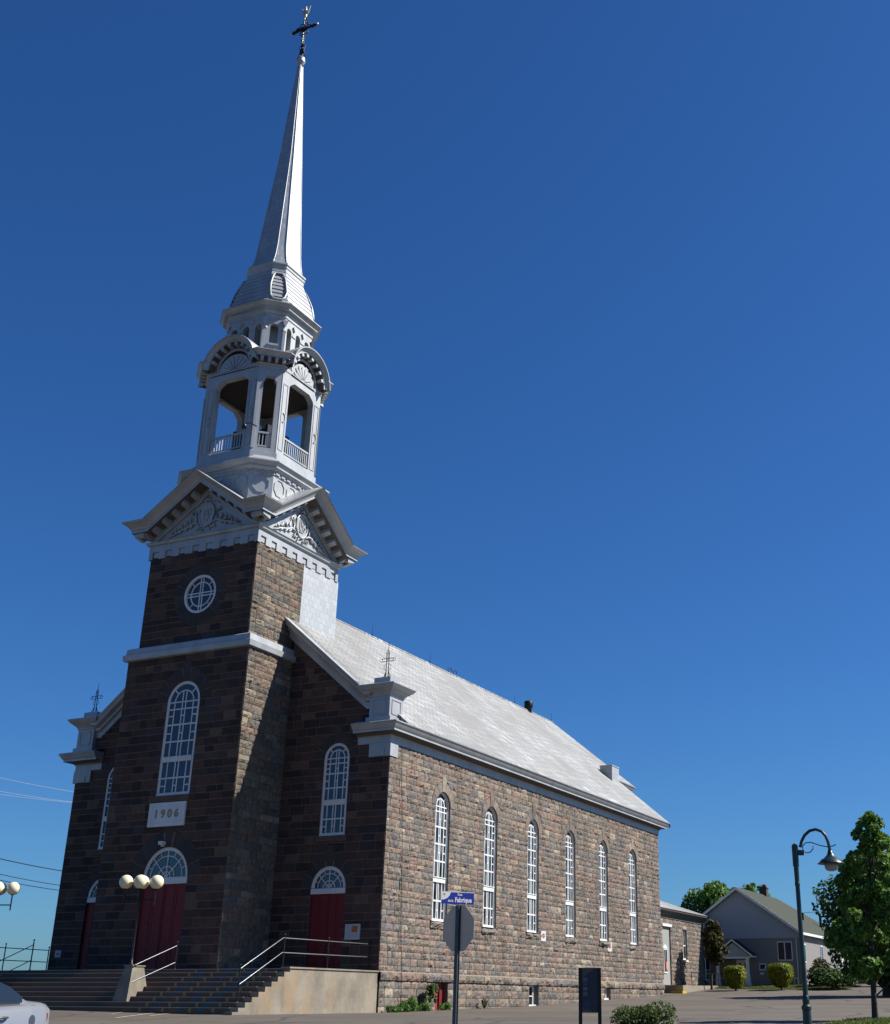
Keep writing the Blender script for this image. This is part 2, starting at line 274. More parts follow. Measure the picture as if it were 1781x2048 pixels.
# ------------------------------------------------------------------ mesh helpers
ORG = {}
X, Y_, Z = Vector((1, 0, 0)), Vector((0, 1, 0)), Vector((0, 0, 1))
class Fr:
    def __init__(s, O, W):
        s.O = Vector(O); s.W = Vector(W).normalized(); s.V = Z.copy(); s.U = s.V.cross(s.W)
    def __call__(s, u, v, w): return s.O + s.U * u + s.V * v + s.W * w
def FRONT(y): return Fr((0, y, 0), (0, -1, 0))
def SIDE(x): return Fr((x, 0, 0), (1, 0, 0))
class MB:
    def __init__(s): s.v = []; s.f = []; s.m = []; s.s = []
    def add(s, vs, fs, mi=0, smooth=False):
        b = len(s.v); s.v += [tuple(q) for q in vs]
        for f in fs: s.f.append(tuple(i + b for i in f)); s.m.append(mi); s.s.append(smooth)
    def quad(s, a, b, c, d, mi=0): s.add([a, b, c, d], [(0, 1, 2, 3)], mi)
    def box(s, fr, u0, u1, v0, v1, w0, w1, mi=0, taper=None):
        if fr is None: fr = Fr((0, 0, 0), (0, -1, 0))
        P = [fr(u, v, w_) for w_ in (w0, w1) for v in (v0, v1) for u in (u0, u1)]
        s.add(P, [(0, 2, 3, 1), (4, 5, 7, 6), (0, 1, 5, 4), (2, 6, 7, 3), (0, 4, 6, 2), (1, 3, 7, 5)], mi)
    def wbox(s, x0, x1, y0, y1, z0, z1, mi=0):
        P = [(x, y, z) for z in (z0, z1) for y in (y0, y1) for x in (x0, x1)]
        s.add(P, [(0, 2, 3, 1), (4, 5, 7, 6), (0, 1, 5, 4), (2, 6, 7, 3), (0, 4, 6, 2), (1, 3, 7, 5)], mi)
    def hexa(s, bot, top, mi=0):
        n = len(bot); s.add(list(bot) + list(top), [tuple(range(n))[::-1], tuple(range(n, 2 * n))] + [(i, (i + 1) % n, n + (i + 1) % n, n + i) for i in range(n)], mi)
    def prism(s, fr, poly, w0, w1, mi=0):
        n = len(poly); s.add([fr(u, v, w0) for u, v in poly] + [fr(u, v, w1) for u, v in poly],
            [tuple(range(n))[::-1], tuple(range(n, 2 * n))] + [(i, (i + 1) % n, n + (i + 1) % n, n + i) for i in range(n)], mi)
    def strip(s, A, B, mi=0, closed=False, smooth=False):
        n = len(A); m = n if closed else n - 1
        s.add(list(A) + list(B), [(i, (i + 1) % n, n + (i + 1) % n, n + i) for i in range(m)], mi, smooth)
    def tube(s, pts, r, n=6, mi=0, smooth=True):
        pts = [Vector(p) for p in pts]; rs = r if isinstance(r, (list, tuple)) else [r] * len(pts); rings = []
        for i, p in enumerate(pts):
            t = (pts[min(i + 1, len(pts) - 1)] - pts[max(i - 1, 0)]).normalized()
            a = t.cross(Z) if abs(t.z) < .95 else t.cross(X); a.normalize(); b = t.cross(a)
            rings.append([p + (a * math.cos(2 * PI * k / n) + b * math.sin(2 * PI * k / n)) * rs[i] for k in range(n)])
        vs = [q for R_ in rings for q in R_]; fs = []
        for i in range(len(pts) - 1):
            for k in range(n): fs.append((i * n + k, i * n + (k + 1) % n, (i + 1) * n + (k + 1) % n, (i + 1) * n + k))
        s.add(vs, fs, mi, smooth); s.add(rings[0], [tuple(range(n))], mi); s.add(rings[-1], [tuple(range(n))], mi)
    def lathe(s, c, prof, n=16, mi=0, smooth=True):
        c = Vector(c); vs = []; fs = []
        for r, z in prof: vs += [c + Vector((r * math.cos(2 * PI * k / n), r * math.sin(2 * PI * k / n), z)) for k in range(n)]
        for i in range(len(prof) - 1):
            for k in range(n): fs.append((i * n + k, i * n + (k + 1) % n, (i + 1) * n + (k + 1) % n, (i + 1) * n + k))
        fs.append(tuple(range(n))[::-1]); fs.append(tuple(range((len(prof) - 1) * n, len(prof) * n))); s.add(vs, fs, mi, smooth)
    def sphere(s, c, r, n=16, m=10, mi=0, sc=(1, 1, 1)):
        c = Vector(c); vs = []; fs = []
        for i in range(m + 1):
            a = PI * i / m
            vs += [c + Vector((r * sc[0] * math.sin(a) * math.cos(2 * PI * k / n), r * sc[1] * math.sin(a) * math.sin(2 * PI * k / n), r * sc[2] * math.cos(a))) for k in range(n)]
        for i in range(m):
            for k in range(n): fs.append((i * n + k, (i + 1) * n + k, (i + 1) * n + (k + 1) % n, i * n + (k + 1) % n))
        s.add(vs, fs, mi, True)
    def loft(s, rings, mi=0, caps=True, smooth=False):
        for a, b in zip(rings, rings[1:]): s.strip(a, b, mi, True, smooth)
        if caps: s.add(rings[0], [tuple(range(len(rings[0])))[::-1]], mi); s.add(rings[-1], [tuple(range(len(rings[-1])))], mi)
    def build(s, name, mats, parent=None, fixn=True):
        if isinstance(mats, str): mats = [mats]
        o0 = ORG.get(parent.name, Vector()) if parent else Vector()
        me = bpy.data.meshes.new(name); me.from_pydata([(a - o0.x, b - o0.y, c - o0.z) for a, b, c in s.v], [], s.f)
        for k in mats: me.materials.append(M[k])
        me.polygons.foreach_set('material_index', s.m); me.polygons.foreach_set('use_smooth', s.s); me.update()
        o = bpy.data.objects.new(name, me); col.objects.link(o)
        if parent: o.parent = parent
        ORG[o.name] = o0
        return o
def tag(o, label=None, cat=None, group=None, kind=None):
    if label: o['label'] = label
    if cat: o['category'] = cat
    if group: o['group'] = group
    if kind: o['kind'] = kind
    return o
def empty(name, loc, label=None, cat=None, group=None, rz=0, local=False):
    o = bpy.data.objects.new(name, None); col.objects.link(o); o.location = loc; o.rotation_euler = (0, 0, rz); o.empty_display_size = .3
    ORG[o.name] = Vector() if local else Vector(loc)
    return tag(o, label, cat, group)
def copy_tree(o, parent=None):
    c = o.copy(); col.objects.link(c); c.parent = parent
    for ch in list(o.children): copy_tree(ch, c)
    return c
def ray(x, y, D):          # point seen at photo pixel (x, y), horizontal distance D from the camera
    d = FW + RT * ((x - 1081.997) / 2397.6155) - UP * ((y - 1024) / 2397.6155)
    return CAM + d * (D / math.hypot(d.x, d.y))

# ------------------------------------------------------------------ stone walls
class Hole:
    def __init__(s, u, r, v0, vs, R=None, kind='arch'): s.u, s.r, s.v0, s.vs, s.R, s.kind = u, r, v0, vs, R or r, kind
    def half(s, v):
        if s.kind == 'rect': return s.r if s.v0 <= v <= s.vs else None
        if s.kind == 'circle':
            d = abs(v - s.vs); return math.sqrt(s.R ** 2 - d * d) if d < s.R else None
        if s.v0 <= v <= s.vs: return s.r
        if s.vs < v < s.vs + s.R: return math.sqrt(s.R ** 2 - (v - s.vs) ** 2)
        return None
    def outline(s, n=20):
        if s.kind == 'rect': return [(s.u - s.r, s.v0), (s.u - s.r, s.vs), (s.u + s.r, s.vs), (s.u + s.r, s.v0), (s.u - s.r, s.v0)]
        if s.kind == 'circle': return [(s.u + s.r * math.cos(2 * PI * k / 32), s.vs + s.r * math.sin(2 * PI * k / 32)) for k in range(33)]
        return [(s.u - s.r, s.v0)] + [(s.u - s.r * math.cos(PI * k / n), s.vs + s.r * math.sin(PI * k / n)) for k in range(n + 1)] + [(s.u + s.r, s.v0), (s.u - s.r, s.v0)]
def block(mb, fr, q, w, style, mi, rnd):
    (bl, br, tr, tl) = q
    if style == 'smooth':
        ww = w * rnd.uniform(.6, 1.3); P = [fr(u, v, -.01) for u, v in q] + [fr(u, v, ww) for u, v in q]
        mb.add(P, [(4, 5, 6, 7), (0, 1, 5, 4), (1, 2, 6, 5), (2, 3, 7, 6), (3, 0, 4, 7)], mi); return
    L = max(br[0] - bl[0], tr[0] - tl[0]); H = tl[1] - bl[1]
    nx = max(3, min(7, int(L / .11))); ny = max(3, int(H / .10)); vs = []
    tiltu = rnd.uniform(-.3, .3); tiltv = rnd.uniform(-.4, .25); w_ = w * rnd.uniform(.7, 1.25)
    for j in range(ny + 1):
        t = j / ny
        for i in range(nx + 1):
            a = i / nx; edge = i in (0, nx) or j in (0, ny)
            aa = a; tt = t
            if not edge: aa += rnd.uniform(-.3, .3) / nx; tt += rnd.uniform(-.3, .3) / ny
            u = (bl[0] * (1 - aa) + br[0] * aa) * (1 - tt) + (tl[0] * (1 - aa) + tr[0] * aa) * tt
            v = (bl[1] * (1 - aa) + br[1] * aa) * (1 - tt) + (tl[1] * (1 - aa) + tr[1] * aa) * tt
            if edge: ww = w_ * rnd.uniform(.30, .65)
            else: ww = w_ * (1 + tiltu * (a - .5) * 2 + tiltv * (t - .5) * 2) * rnd.uniform(.45, 1.45)
            vs.append(fr(u, v, ww))
    n0 = len(vs); fs = []
    for j in range(ny):
        for i in range(nx): k = j * (nx + 1) + i; fs.append((k, k + 1, k + nx + 2, k + nx + 1))
    per = [i for i in range(nx + 1)] + [(j) * (nx + 1) + nx for j in range(1, ny + 1)] + [ny * (nx + 1) + i for i in range(nx - 1, -1, -1)] + [j * (nx + 1) for j in range(ny - 1, 0, -1)]
    for k in per: vs.append(vs[k] - fr.W * (w_ * .5 + .01))
    m = len(per)
    for k in range(m): fs.append((per[k], n0 + k, n0 + (k + 1) % m, per[(k + 1) % m]))
    mb.add(vs, fs, mi)
def stonewall(mb, fr, lim, levels, holes, h=.33, wr=(.35, .8), gap=.022, w=.05, style='rock', smi=0, mmi=1, seed=1, ringn=11, key=True, depth=.2, vary=True, rmi=None):
    rmi = smi if rmi is None else rmi
    rnd = random.Random(seed); C_ = []
    for a, b in zip(levels, levels[1:]):
        n = max(1, round((b - a) / h))
        cuts = [a + (b - a) * k / n + (rnd.uniform(-.055, .055) if vary and 0 < k < n else 0) for k in range(n + 1)]
        C_ += list(zip(cuts, cuts[1:]))
    for v0, v1 in C_:
        e = 1e-3; L0, R0 = lim(v0 + e); L1, R1 = lim(v1 - e)
        pieces = [((L0, L1), (R0, R1))]; fill = []
        for hh in holes:
            a, b = hh.half(v0 + e), hh.half(v1 - e)
            if hh.kind == 'rect':
                if hh.half((v0 + v1) / 2) is None: continue
                a = b = hh.r
            if a is None and b is None: continue
            if hh.kind != 'rect' and (a is None or b is None): fill.append((hh.u, a or 0, b or 0))
            a = a or 0; b = b or 0; new = []
            for (l0, l1), (r0, r1) in pieces:
                if hh.u <= min(l0, l1) or hh.u >= max(r0, r1): new.append(((l0, l1), (r0, r1))); continue
                new.append(((l0, l1), (hh.u - a, hh.u - b))); new.append(((hh.u + a, hh.u + b), (r0, r1)))
            pieces = new
        for uc_, a_, b_ in fill:
            mb.add([fr(uc_ - a_, v0, w * .5), fr(uc_ + a_, v0, w * .5), fr(uc_ + b_, v1, w * .5), fr(uc_ - b_, v1, w * .5)] if a_ and b_ else ([fr(uc_ - a_, v0, w * .5), fr(uc_ + a_, v0, w * .5), fr(uc_, v1, w * .5)] if a_ else [fr(uc_, v0, w * .5), fr(uc_ + b_, v1, w * .5), fr(uc_ - b_, v1, w * .5)]), [(0, 1, 2, 3)] if a_ and b_ else [(0, 1, 2)], smi)
        for (l0, l1), (r0, r1) in pieces:
            if r0 - l0 < .02 and r1 - l1 < .02: continue
            mb.quad(fr(l0, v0, 0), fr(max(l0, r0), v0, 0), fr(max(l1, r1), v1, 0), fr(l1, v1, 0), mmi)
            lo, hi = max(l0, l1), min(r0, r1); js = []
            x = lo + rnd.uniform(*wr) * (1 if rnd.random() < .5 else .75)
            while x < hi - wr[0] * .6: js.append(x); x += rnd.uniform(*wr) * (1.35 if rnd.random() < .15 else 1)
            g = gap / 2; xs0 = [l0] + js + [r0]; xs1 = [l1] + js + [r1]
            for k in range(len(xs0) - 1):
                q = [(xs0[k] + g, v0 + g), (xs0[k + 1] - g, v0 + g), (xs1[k + 1] - g, v1 - g), (xs1[k] + g, v1 - g)]
                if q[1][0] - q[0][0] < .03 and q[2][0] - q[3][0] < .03: continue
                if q[1][0] < q[0][0]: q[1] = q[0] = ((q[0][0] + q[1][0]) / 2, q[0][1])
                if q[2][0] < q[3][0]: q[2] = q[3] = ((q[3][0] + q[2][0]) / 2, q[2][1])
                block(mb, fr, q, w, style, smi, rnd)
    for hh in holes:
        ol = hh.outline()
        mb.strip([fr(u, v, 0) for u, v in ol], [fr(u, v, -depth) for u, v in ol], smi)
        if hh.R > hh.r:
            a0, a1 = (0, 2 * PI) if hh.kind == 'circle' else (0, PI); n = ringn * (2 if hh.kind == 'circle' else 1)
            mb.strip([fr(hh.u + hh.r * math.cos(a0 + (a1 - a0) * k / 40), hh.vs + hh.r * math.sin(a0 + (a1 - a0) * k / 40), .003) for k in range(41)],
                     [fr(hh.u + hh.R * 1.02 * math.cos(a0 + (a1 - a0) * k / 40), hh.vs + hh.R * 1.02 * math.sin(a0 + (a1 - a0) * k / 40), .003) for k in range(41)], mmi)
            for k in range(n):
                b0 = a0 + (a1 - a0) * k / n + gap / hh.R * .6; b1 = a0 + (a1 - a0) * (k + 1) / n - gap / hh.R * .6
                if key and hh.kind == 'arch' and k == n // 2:
                    kw = .17; top = hh.vs + hh.R + .42
                    q = [(hh.u - kw, hh.vs + hh.r), (hh.u + kw, hh.vs + hh.r), (hh.u + kw * 1.5, top), (hh.u - kw * 1.5, top)]
                    P = [fr(u, v, 0) for u, v in q] + [fr(u, v, w * .9 + .008) for u, v in q]
                    mb.add(P, [(4, 5, 6, 7), (0, 1, 5, 4), (1, 2, 6, 5), (2, 3, 7, 6), (3, 0, 4, 7)], rmi); continue
                r0 = hh.r + .004; r1 = hh.R - .01; pr = w * rnd.uniform(.6, .9) + .006; sg = 4
                aa = [b0 + (b1 - b0) * t / sg for t in range(sg + 1)]
                A = [fr(hh.u + r0 * math.cos(t), hh.vs + r0 * math.sin(t), pr) for t in aa]; B = [fr(hh.u + r1 * math.cos(t), hh.vs + r1 * math.sin(t), pr) for t in aa]
                A2 = [p - fr.W * (pr + .01) for p in A]; B2 = [p - fr.W * (pr + .01) for p in B]; n1 = sg + 1
                vs = A + B + A2 + B2; fs = []
                for t in range(sg): fs += [(t, t + 1, n1 + t + 1, n1 + t), (t, 2 * n1 + t, 2 * n1 + t + 1, t + 1), (n1 + t, n1 + t + 1, 3 * n1 + t + 1, 3 * n1 + t)]
                fs += [(0, n1, 3 * n1, 2 * n1), (sg, n1 + sg, 3 * n1 + sg, 2 * n1 + sg)]
                mb.add(vs, fs, rmi)

def arcpts(u, v, r, n=20, a0=0, a1=PI): return [(u + r * math.cos(a0 + (a1 - a0) * k / n), v + r * math.sin(a0 + (a1 - a0) * k / n)) for k in range(n + 1)]
def flatbar(mb, fr, pts, wd, w0, w1, mi=0):
    # bar of width wd following pts in the wall plane
    for (a, b), (c, d) in zip(pts, pts[1:]):
        dx, dy = c - a, d - b; L = math.hypot(dx, dy) or 1; nx, ny = -dy / L * wd / 2, dx / L * wd / 2
        mb.prism(fr, [(a - nx, b - ny), (c - nx, d - ny), (c + nx, d + ny), (a + nx, b + ny)], w0, w1, mi)
def arch_window(parent, fr, u, r, v0, vs, depth=.42, rows=(), transom=None, thick=.10, bar=.042, glass='glass', casing=True, name='window', lower=None):
    d = -depth; F = MB()
    pts = [(u - r, v0)] + arcpts(u, vs, -r, 24, 0, -PI) + [(u + r, v0)]
    ri = r - thick; pin = [(u - ri, v0)] + arcpts(u, vs, -ri, 24, 0, -PI) + [(u + ri, v0)]
    A = [fr(a, b, d + .06) for a, b in pts]; B = [fr(a, b, d + .06) for a, b in pin]; Cc = [fr(a, b, d - .02) for a, b in pin]
    F.strip(A, B); F.strip(B, Cc)
    F.box(fr, u - r, u + r, v0, v0 + .13, d, d + .075)
    # muntins: a narrow margin light each side and a narrow pair in the middle, rows, inner arch
    mg = r * .56; cc = r * .10
    for s_ in (-1, 1):
        F.box(fr, u + s_ * mg - bar / 2, u + s_ * mg + bar / 2, v0 + .12, vs, d, d + .03)
        F.box(fr, u + s_ * cc - bar / 2, u + s_ * cc + bar / 2, v0 + .12, vs + mg * .98, d, d + .035)
    flatbar(F, fr, arcpts(u, vs, mg, 14), bar, d, d + .032)
    for a in (.25, .5, .75): 
        if a != .5: flatbar(F, fr, [(u + mg * math.cos(PI * a), vs + mg * math.sin(PI * a)), (u + ri * math.cos(PI * a), vs + ri * math.sin(PI * a))], bar, d, d + .03)
    F.box(fr, u - ri, u + ri, vs - bar / 2, vs + bar / 2, d, d + .04); F.box(fr, u - ri, u + ri, vs - .24 * r / .7 - bar / 2, vs - .24 * r / .7 + bar / 2, d, d + .04)
    ys = sorted([v0 + .1] + list(rows) + [vs - .24])
    for y in rows: F.box(fr, u - ri, u + ri, y - bar * .6, y + bar * .6, d, d + .04)
    for y0, y1 in zip(ys, ys[1:]):
        ym = (y0 + y1) / 2
        for s_ in (-1, 1): F.box(fr, u + s_ * (mg + ri) / 2 - (ri - mg) / 2, u + s_ * (mg + ri) / 2 + (ri - mg) / 2, ym - bar / 2, ym + bar / 2, d, d + .028)
        F.box(fr, u - cc, u + cc, ym - bar / 2, ym + bar / 2, d, d + .028)
    if transom: F.box(fr, u - ri - .02, u + ri + .02, transom - .11, transom + .11, d, d + .085); F.box(fr, u - ri - .02, u + ri + .02, transom + .11, transom + .15, d, d + .12)
    W_ = F.build(name, 'white', parent)
    G = MB(); gp = [(u - r, v0)] + arcpts(u, vs, -r, 24, 0, -PI) + [(u + r, v0)]
    G.add([fr(a, b, d + .004) for a, b in gp], [tuple(range(len(gp)))]); G.build('glass', glass, W_)
    if casing:
        K = MB(); ol = pts; e = .028; pe = [(u - r + e, v0)] + arcpts(u, vs, -(r - e), 24, 0, -PI) + [(u + r - e, v0)]
        K.strip([fr(a, b, -.05) for a, b in pe], [fr(a, b, d + .05) for a, b in pe]); K.strip([fr(a, b, -.05) for a, b in pe], [fr(a, b, -.05) for a, b in ol]); K.build('casing', 'casing', W_)
    S = MB(); S.prism(fr, [(u - r - .0, v0 - .10), (u + r, v0 - .10), (u + r, v0 + .03), (u - r, v0 + .03)], d - .02, max(d + .09, -.06)); S.build('sill_board', 'white', W_)
    return W_
def fan_door(parent, fr, u, r, v0, vs, depth=.45, leaf_h=None, glass='glass_front', label=None):
    # red double door under a white fanlight
    d = -depth; top = leaf_h or vs - .3
    Dn = MB(); Dn.box(fr, u - r, u + r, v0, top, d - .05, d)
    for s_ in (-1, 1):
        for (a, b) in ((.08, .26), (.30, .56), (.60, .97)):
            y0 = v0 + (top - v0) * a; y1 = v0 + (top - v0) * b
            for q in (.25, .75):
                x0 = u + s_ * r * (q - .20); x1 = u + s_ * r * (q + .19)
                x0, x1 = min(x0, x1), max(x0, x1)
                flatbar(Dn, fr, [(x0, y0), (x1, y0), (x1, y1), (x0, y1), (x0, y0)], .035, d, d + .018)
    Dn.box(fr, u - .02, u + .02, v0, top, d, d + .025)
    D = Dn.build('door', 'red', parent); 
    if label: D['label'] = label
    for x, z in ((-.06, 1.35), (-.06, 1.15), (-.09, 1.0), (-.08, .85), (-.62 * r / 1.3, .68), (.42 * r / 1.3, .68)):
        Hn = MB(); Hn.sphere(fr(u + x, v0 + z, d + .04), .035, 8, 6); Hn.build('handle', 'steel', D)
    F = MB(); rt = .12
    F.box(fr, u - r, u + r, top, vs - .02, d, d + .09); ro = r; ri = r - .17
    F.strip([fr(a, b, d + .07) for a, b in arcpts(u, vs, ro, 30)], [fr(a, b, d + .07) for a, b in arcpts(u, vs, ri, 30)]); F.strip([fr(a, b, d + .07) for a, b in arcpts(u, vs, ri, 30)], [fr(a, b, d - .01) for a, b in arcpts(u, vs, ri, 30)])
    for q, bw in ((.80, .04), (.40, .045), (.20, .04)): flatbar(F, fr, arcpts(u, vs, ri * q, 22), bw, d, d + .04)
    F.prism(fr, arcpts(u, vs, ri * .09, 8), d, d + .05)
    for k in (1, 2, 3): flatbar(F, fr, [(u + ri * .05 * math.cos(PI * k / 4), vs + ri * .05 * math.sin(PI * k / 4)), (u + ri * math.cos(PI * k / 4), vs + ri * math.sin(PI * k / 4))], .045, d, d + .045)
    for k in (1, 3, 5, 7): flatbar(F, fr, [(u + ri * .80 * math.cos(PI * k / 8), vs + ri * .80 * math.sin(PI * k / 8)), (u + ri * math.cos(PI * k / 8), vs + ri * math.sin(PI * k / 8))], .035, d, d + .04)
    Fo = F.build('fanlight', 'white', parent)
    G = MB(); gp = arcpts(u, vs, r, 30); G.add([fr(a, b, d + .004) for a, b in gp] + [fr(u - r, vs - .05, d + .004), fr(u + r, vs - .05, d + .004)], [tuple(range(31)) + (31, 32)]); G.build('glass', glass, Fo)

# ================================================================== GROUND
def gz(x, y):
    P = [(-400, -9), (-120, -5.5), (-50, -3.05), (-38, -2.78), (-22, -2.25), (-10, -1.80), (0, -1.77), (16, -1.50), (38, -.78), (46, -.58), (58, .12), (75, .75), (120, 1.6), (400, 3)]
    for (a, za), (b, zb) in zip(P, P[1:]):
        if a <= y <= b: z = za + (zb - za) * (y - a) / (b - a); break
    if y > 0 and x < -12: z = z + (-2.2 - z) * min(1, (-12 - x) / 14)
    if x < 8: z += min(.22, (8 - x) * .014) if y < 5 else 0
    return z
g = MB(); xs = [-500, -200, -100, -60, -40, -26] + [-20 + 2 * i for i in range(40)] + [62, 70, 90, 140, 250, 500]; ys = [-400, -200, -120, -80, -60] + [-54 + 2 * i for i in range(68)] + [90, 105, 120, 180, 400]
vs = [(x, y, gz(x, y)) for y in ys for x in xs]; nx = len(xs)
g.add(vs, [(j * nx + i, j * nx + i + 1, (j + 1) * nx + i + 1, (j + 1) * nx + i) for j in range(len(ys) - 1) for i in range(nx - 1)], 0, True)
tag(g.build('ground', 'asphalt'), kind='structure')
def patch(name, poly, dz, m, kind='structure', sub=10):
    b = MB(); (x0, y0), (x1, y1), (x2, y2), (x3, y3) = poly; n = sub; vs = []
    for j in range(n + 1):
        for i in range(n + 1):
            s_, t = i / n, j / n; x = (x0 * (1 - s_) + x1 * s_) * (1 - t) + (x3 * (1 - s_) + x2 * s_) * t; y = (y0 * (1 - s_) + y1 * s_) * (1 - t) + (y3 * (1 - s_) + y2 * s_) * t
            vs.append((x, y, gz(x, y) + dz))
    b.add(vs, [(j * (n + 1) + i, j * (n + 1) + i + 1, (j + 1) * (n + 1) + i + 1, (j + 1) * (n + 1) + i) for j in range(n) for i in range(n)], 0, True)
    return tag(b.build(name, m), kind=kind)

# ================================================================== CHURCH
W, T, U, D0 = 10.18, 3.9, 3.56, 3.63
YC = .19; TB = 4.01; L = 38.13; RZ = 20.48; SL = .839
EX = W + .77; EZ = RZ - SL * EX
church = empty('stone_church', (0, 0, -1.7), 'old stone church with silvery tin spire, red doors and a row of tall arched windows', 'church')
fN = FRONT(0); fT = FRONT(-D0); sN = SIDE(W); sT = SIDE(T)
fU = FRONT(-(U - YC) ); sU = SIDE(U)
# ---- nave wall
nw = MB()
wy = [4.65 + 5.45 * k + .75 for k in range(6)]
sideholes = [Hole(u, .75, 2.43, 8.08, 1.2) for u in wy] + [Hole(5.75, .62, -1.9, -.40, kind='rect'), Hole(16.35, .62, -1.52, -.40, kind='rect'), Hole(27.4, .55, -1.12, -.42, kind='rect')]
stonewall(nw, sN, lambda v: (0, L), [-.02, 2.10, 2.43, 8.08, 10.45], sideholes[:6], h=.32, wr=(.34, .78), w=.062, seed=3, ringn=7)
sNb = SIDE(W + .07)
stonewall(nw, sNb, lambda v: (-.0, L + .07), [-2.2, -1.52, -1.12, -.40], sideholes[6:], h=.34, wr=(.45, .95), w=.065, seed=5, depth=.35)
stonewall(nw, SIDE(W + .13), lambda v: (-.0, L + .1), [-.40, -.05], [], h=.35, wr=(.6, 1.1), w=.09, seed=6)
nw.add([sNb(0, -.40, .07), sNb(L + .1, -.40, .07), sNb(L + .1, -.40, -.1), sNb(0, -.40, -.1)], [(0, 1, 2, 3)], 1)
nw.add([(W + .17, 0, -.06), (W + .17, L + .1, -.06), (W - .02, L + .1, .02), (W - .02, 0, .02)], [(0, 1, 2, 3)], 1)
# nave corner end, far end
def gl(v, xin): return min(W, (RZ - v - .55) / SL)
frontholesR = [Hole(7.12, .75, 6.15, 9.9, 1.22), Hole(7.12, 1.0, -.2, 3.72, 1.55)]
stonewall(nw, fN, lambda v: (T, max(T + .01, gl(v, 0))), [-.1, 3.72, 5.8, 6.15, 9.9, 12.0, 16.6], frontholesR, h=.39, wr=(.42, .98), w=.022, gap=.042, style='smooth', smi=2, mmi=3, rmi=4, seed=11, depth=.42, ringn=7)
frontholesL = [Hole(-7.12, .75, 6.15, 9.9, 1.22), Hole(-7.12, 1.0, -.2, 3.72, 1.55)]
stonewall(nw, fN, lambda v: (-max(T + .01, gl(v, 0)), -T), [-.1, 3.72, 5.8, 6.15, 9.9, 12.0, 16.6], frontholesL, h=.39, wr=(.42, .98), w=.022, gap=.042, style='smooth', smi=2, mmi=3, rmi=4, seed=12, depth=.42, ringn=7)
nw.wbox(9.9, W + .055, -.05, .0, -.1, .0, 2)
# hidden sides
nw.quad((-W, 0, -2.3), (-W, L, -2.3), (-W, L, 10.5), (-W, 0, 10.5), 2)
nw.quad((-W, L, -2.3), (W, L, -2.3), (W, L, 10.5), (-W, L, 10.5), 2); nw.add([(-W, L, 10.5), (W, L, 10.5), (0, L, RZ - .4)], [(0, 1, 2)], 2)
nw.wbox(-6.1, 6.1, L + .01, 42.6, -2.3, 14.2, 2)
for x in (-W + .01, W - .5): nw.wbox(x, x + .49, .43, .5, -.1, 3.0, 2)
nw.build('nave_wall', ['rock', 'mortar', 'dark', 'mortar_dark', 'ring'], church)
# ---- string of sill stones
for u in wy:
    s = MB(); rr = random.Random(int(u)); block(s, sN, [(u - .92, 2.08), (u + .92, 2.08), (u + .92, 2.42), (u - .92, 2.42)], .15, 'rock', 0, rr); s.box(sN, u - .92, u + .92, 2.40, 2.425, -.3, .13)
    s.build('window_sill_stone', 'rock', church)
# ---- tower walls
tw = MB()
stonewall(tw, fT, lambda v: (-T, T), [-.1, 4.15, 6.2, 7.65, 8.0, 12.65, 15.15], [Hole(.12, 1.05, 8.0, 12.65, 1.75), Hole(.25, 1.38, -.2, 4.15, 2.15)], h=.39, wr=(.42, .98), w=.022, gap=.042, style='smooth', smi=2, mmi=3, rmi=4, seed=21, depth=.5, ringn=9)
stonewall(tw, sT, lambda v: (-D0, 0), [-.1, 15.15], [], h=.36, wr=(.4, .95), w=.065, gap=.028, seed=22)
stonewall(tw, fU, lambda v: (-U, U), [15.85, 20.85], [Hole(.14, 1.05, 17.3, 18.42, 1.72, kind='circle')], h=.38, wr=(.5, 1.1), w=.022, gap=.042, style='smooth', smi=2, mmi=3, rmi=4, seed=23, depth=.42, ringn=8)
stonewall(tw, sU, lambda v: (-(U - YC), .72), [15.0, 20.85], [], h=.36, wr=(.4, .95), w=.065, gap=.028, seed=24)
tw.quad((-T, 0, -1), (-T, -D0, -1), (-T, -D0, 15.15), (-T, 0, 15.15), 2)
tw.quad((-U, TB, 15), (-U, -(U - YC), 15), (-U, -(U - YC), 20.9), (-U, TB, 20.9), 2); tw.quad((-U, TB, 15), (U, TB, 15), (U, TB, 20.9), (-U, TB, 20.9), 2)
for x0, x1 in ((-2.2, -1.8), (1.8, 2.2)): pass
tw.build('tower_wall', ['rock_tower_shade', 'mortar', 'dark', 'mortar_dark', 'ring'], church)
tc = MB(); tc.box(sU, .70, TB, 16.2, 20.85, -.2, .045); tc.build('tin_cladding', 'tinwall', church)
# belt course between the two tower stages
bc = MB()
def sqring(s, z, a0=0, a1=YC): return [Vector((-s + a0, -s + a1, z)), Vector((s + a0, -s + a1, z)), Vector((s + a0, s + a1, z)), Vector((-s + a0, s + a1, z))]
def trect(ox, oy, z): return [Vector((-T - ox, -D0 - oy, z)), Vector((T + ox, -D0 - oy, z)), Vector((T + ox, 1.2, z)), Vector((-T - ox, 1.2, z))]
bc.loft([trect(0, 0, 15.08), trect(.20, .20, 15.12), trect(.24, .24, 15.40), trect(.12, .12, 15.46), trect(.10, .10, 15.74), trect(.0, .0, 15.80), trect(-.36, -.38, 15.95)])
bc.build('belt_course', 'paint', church)
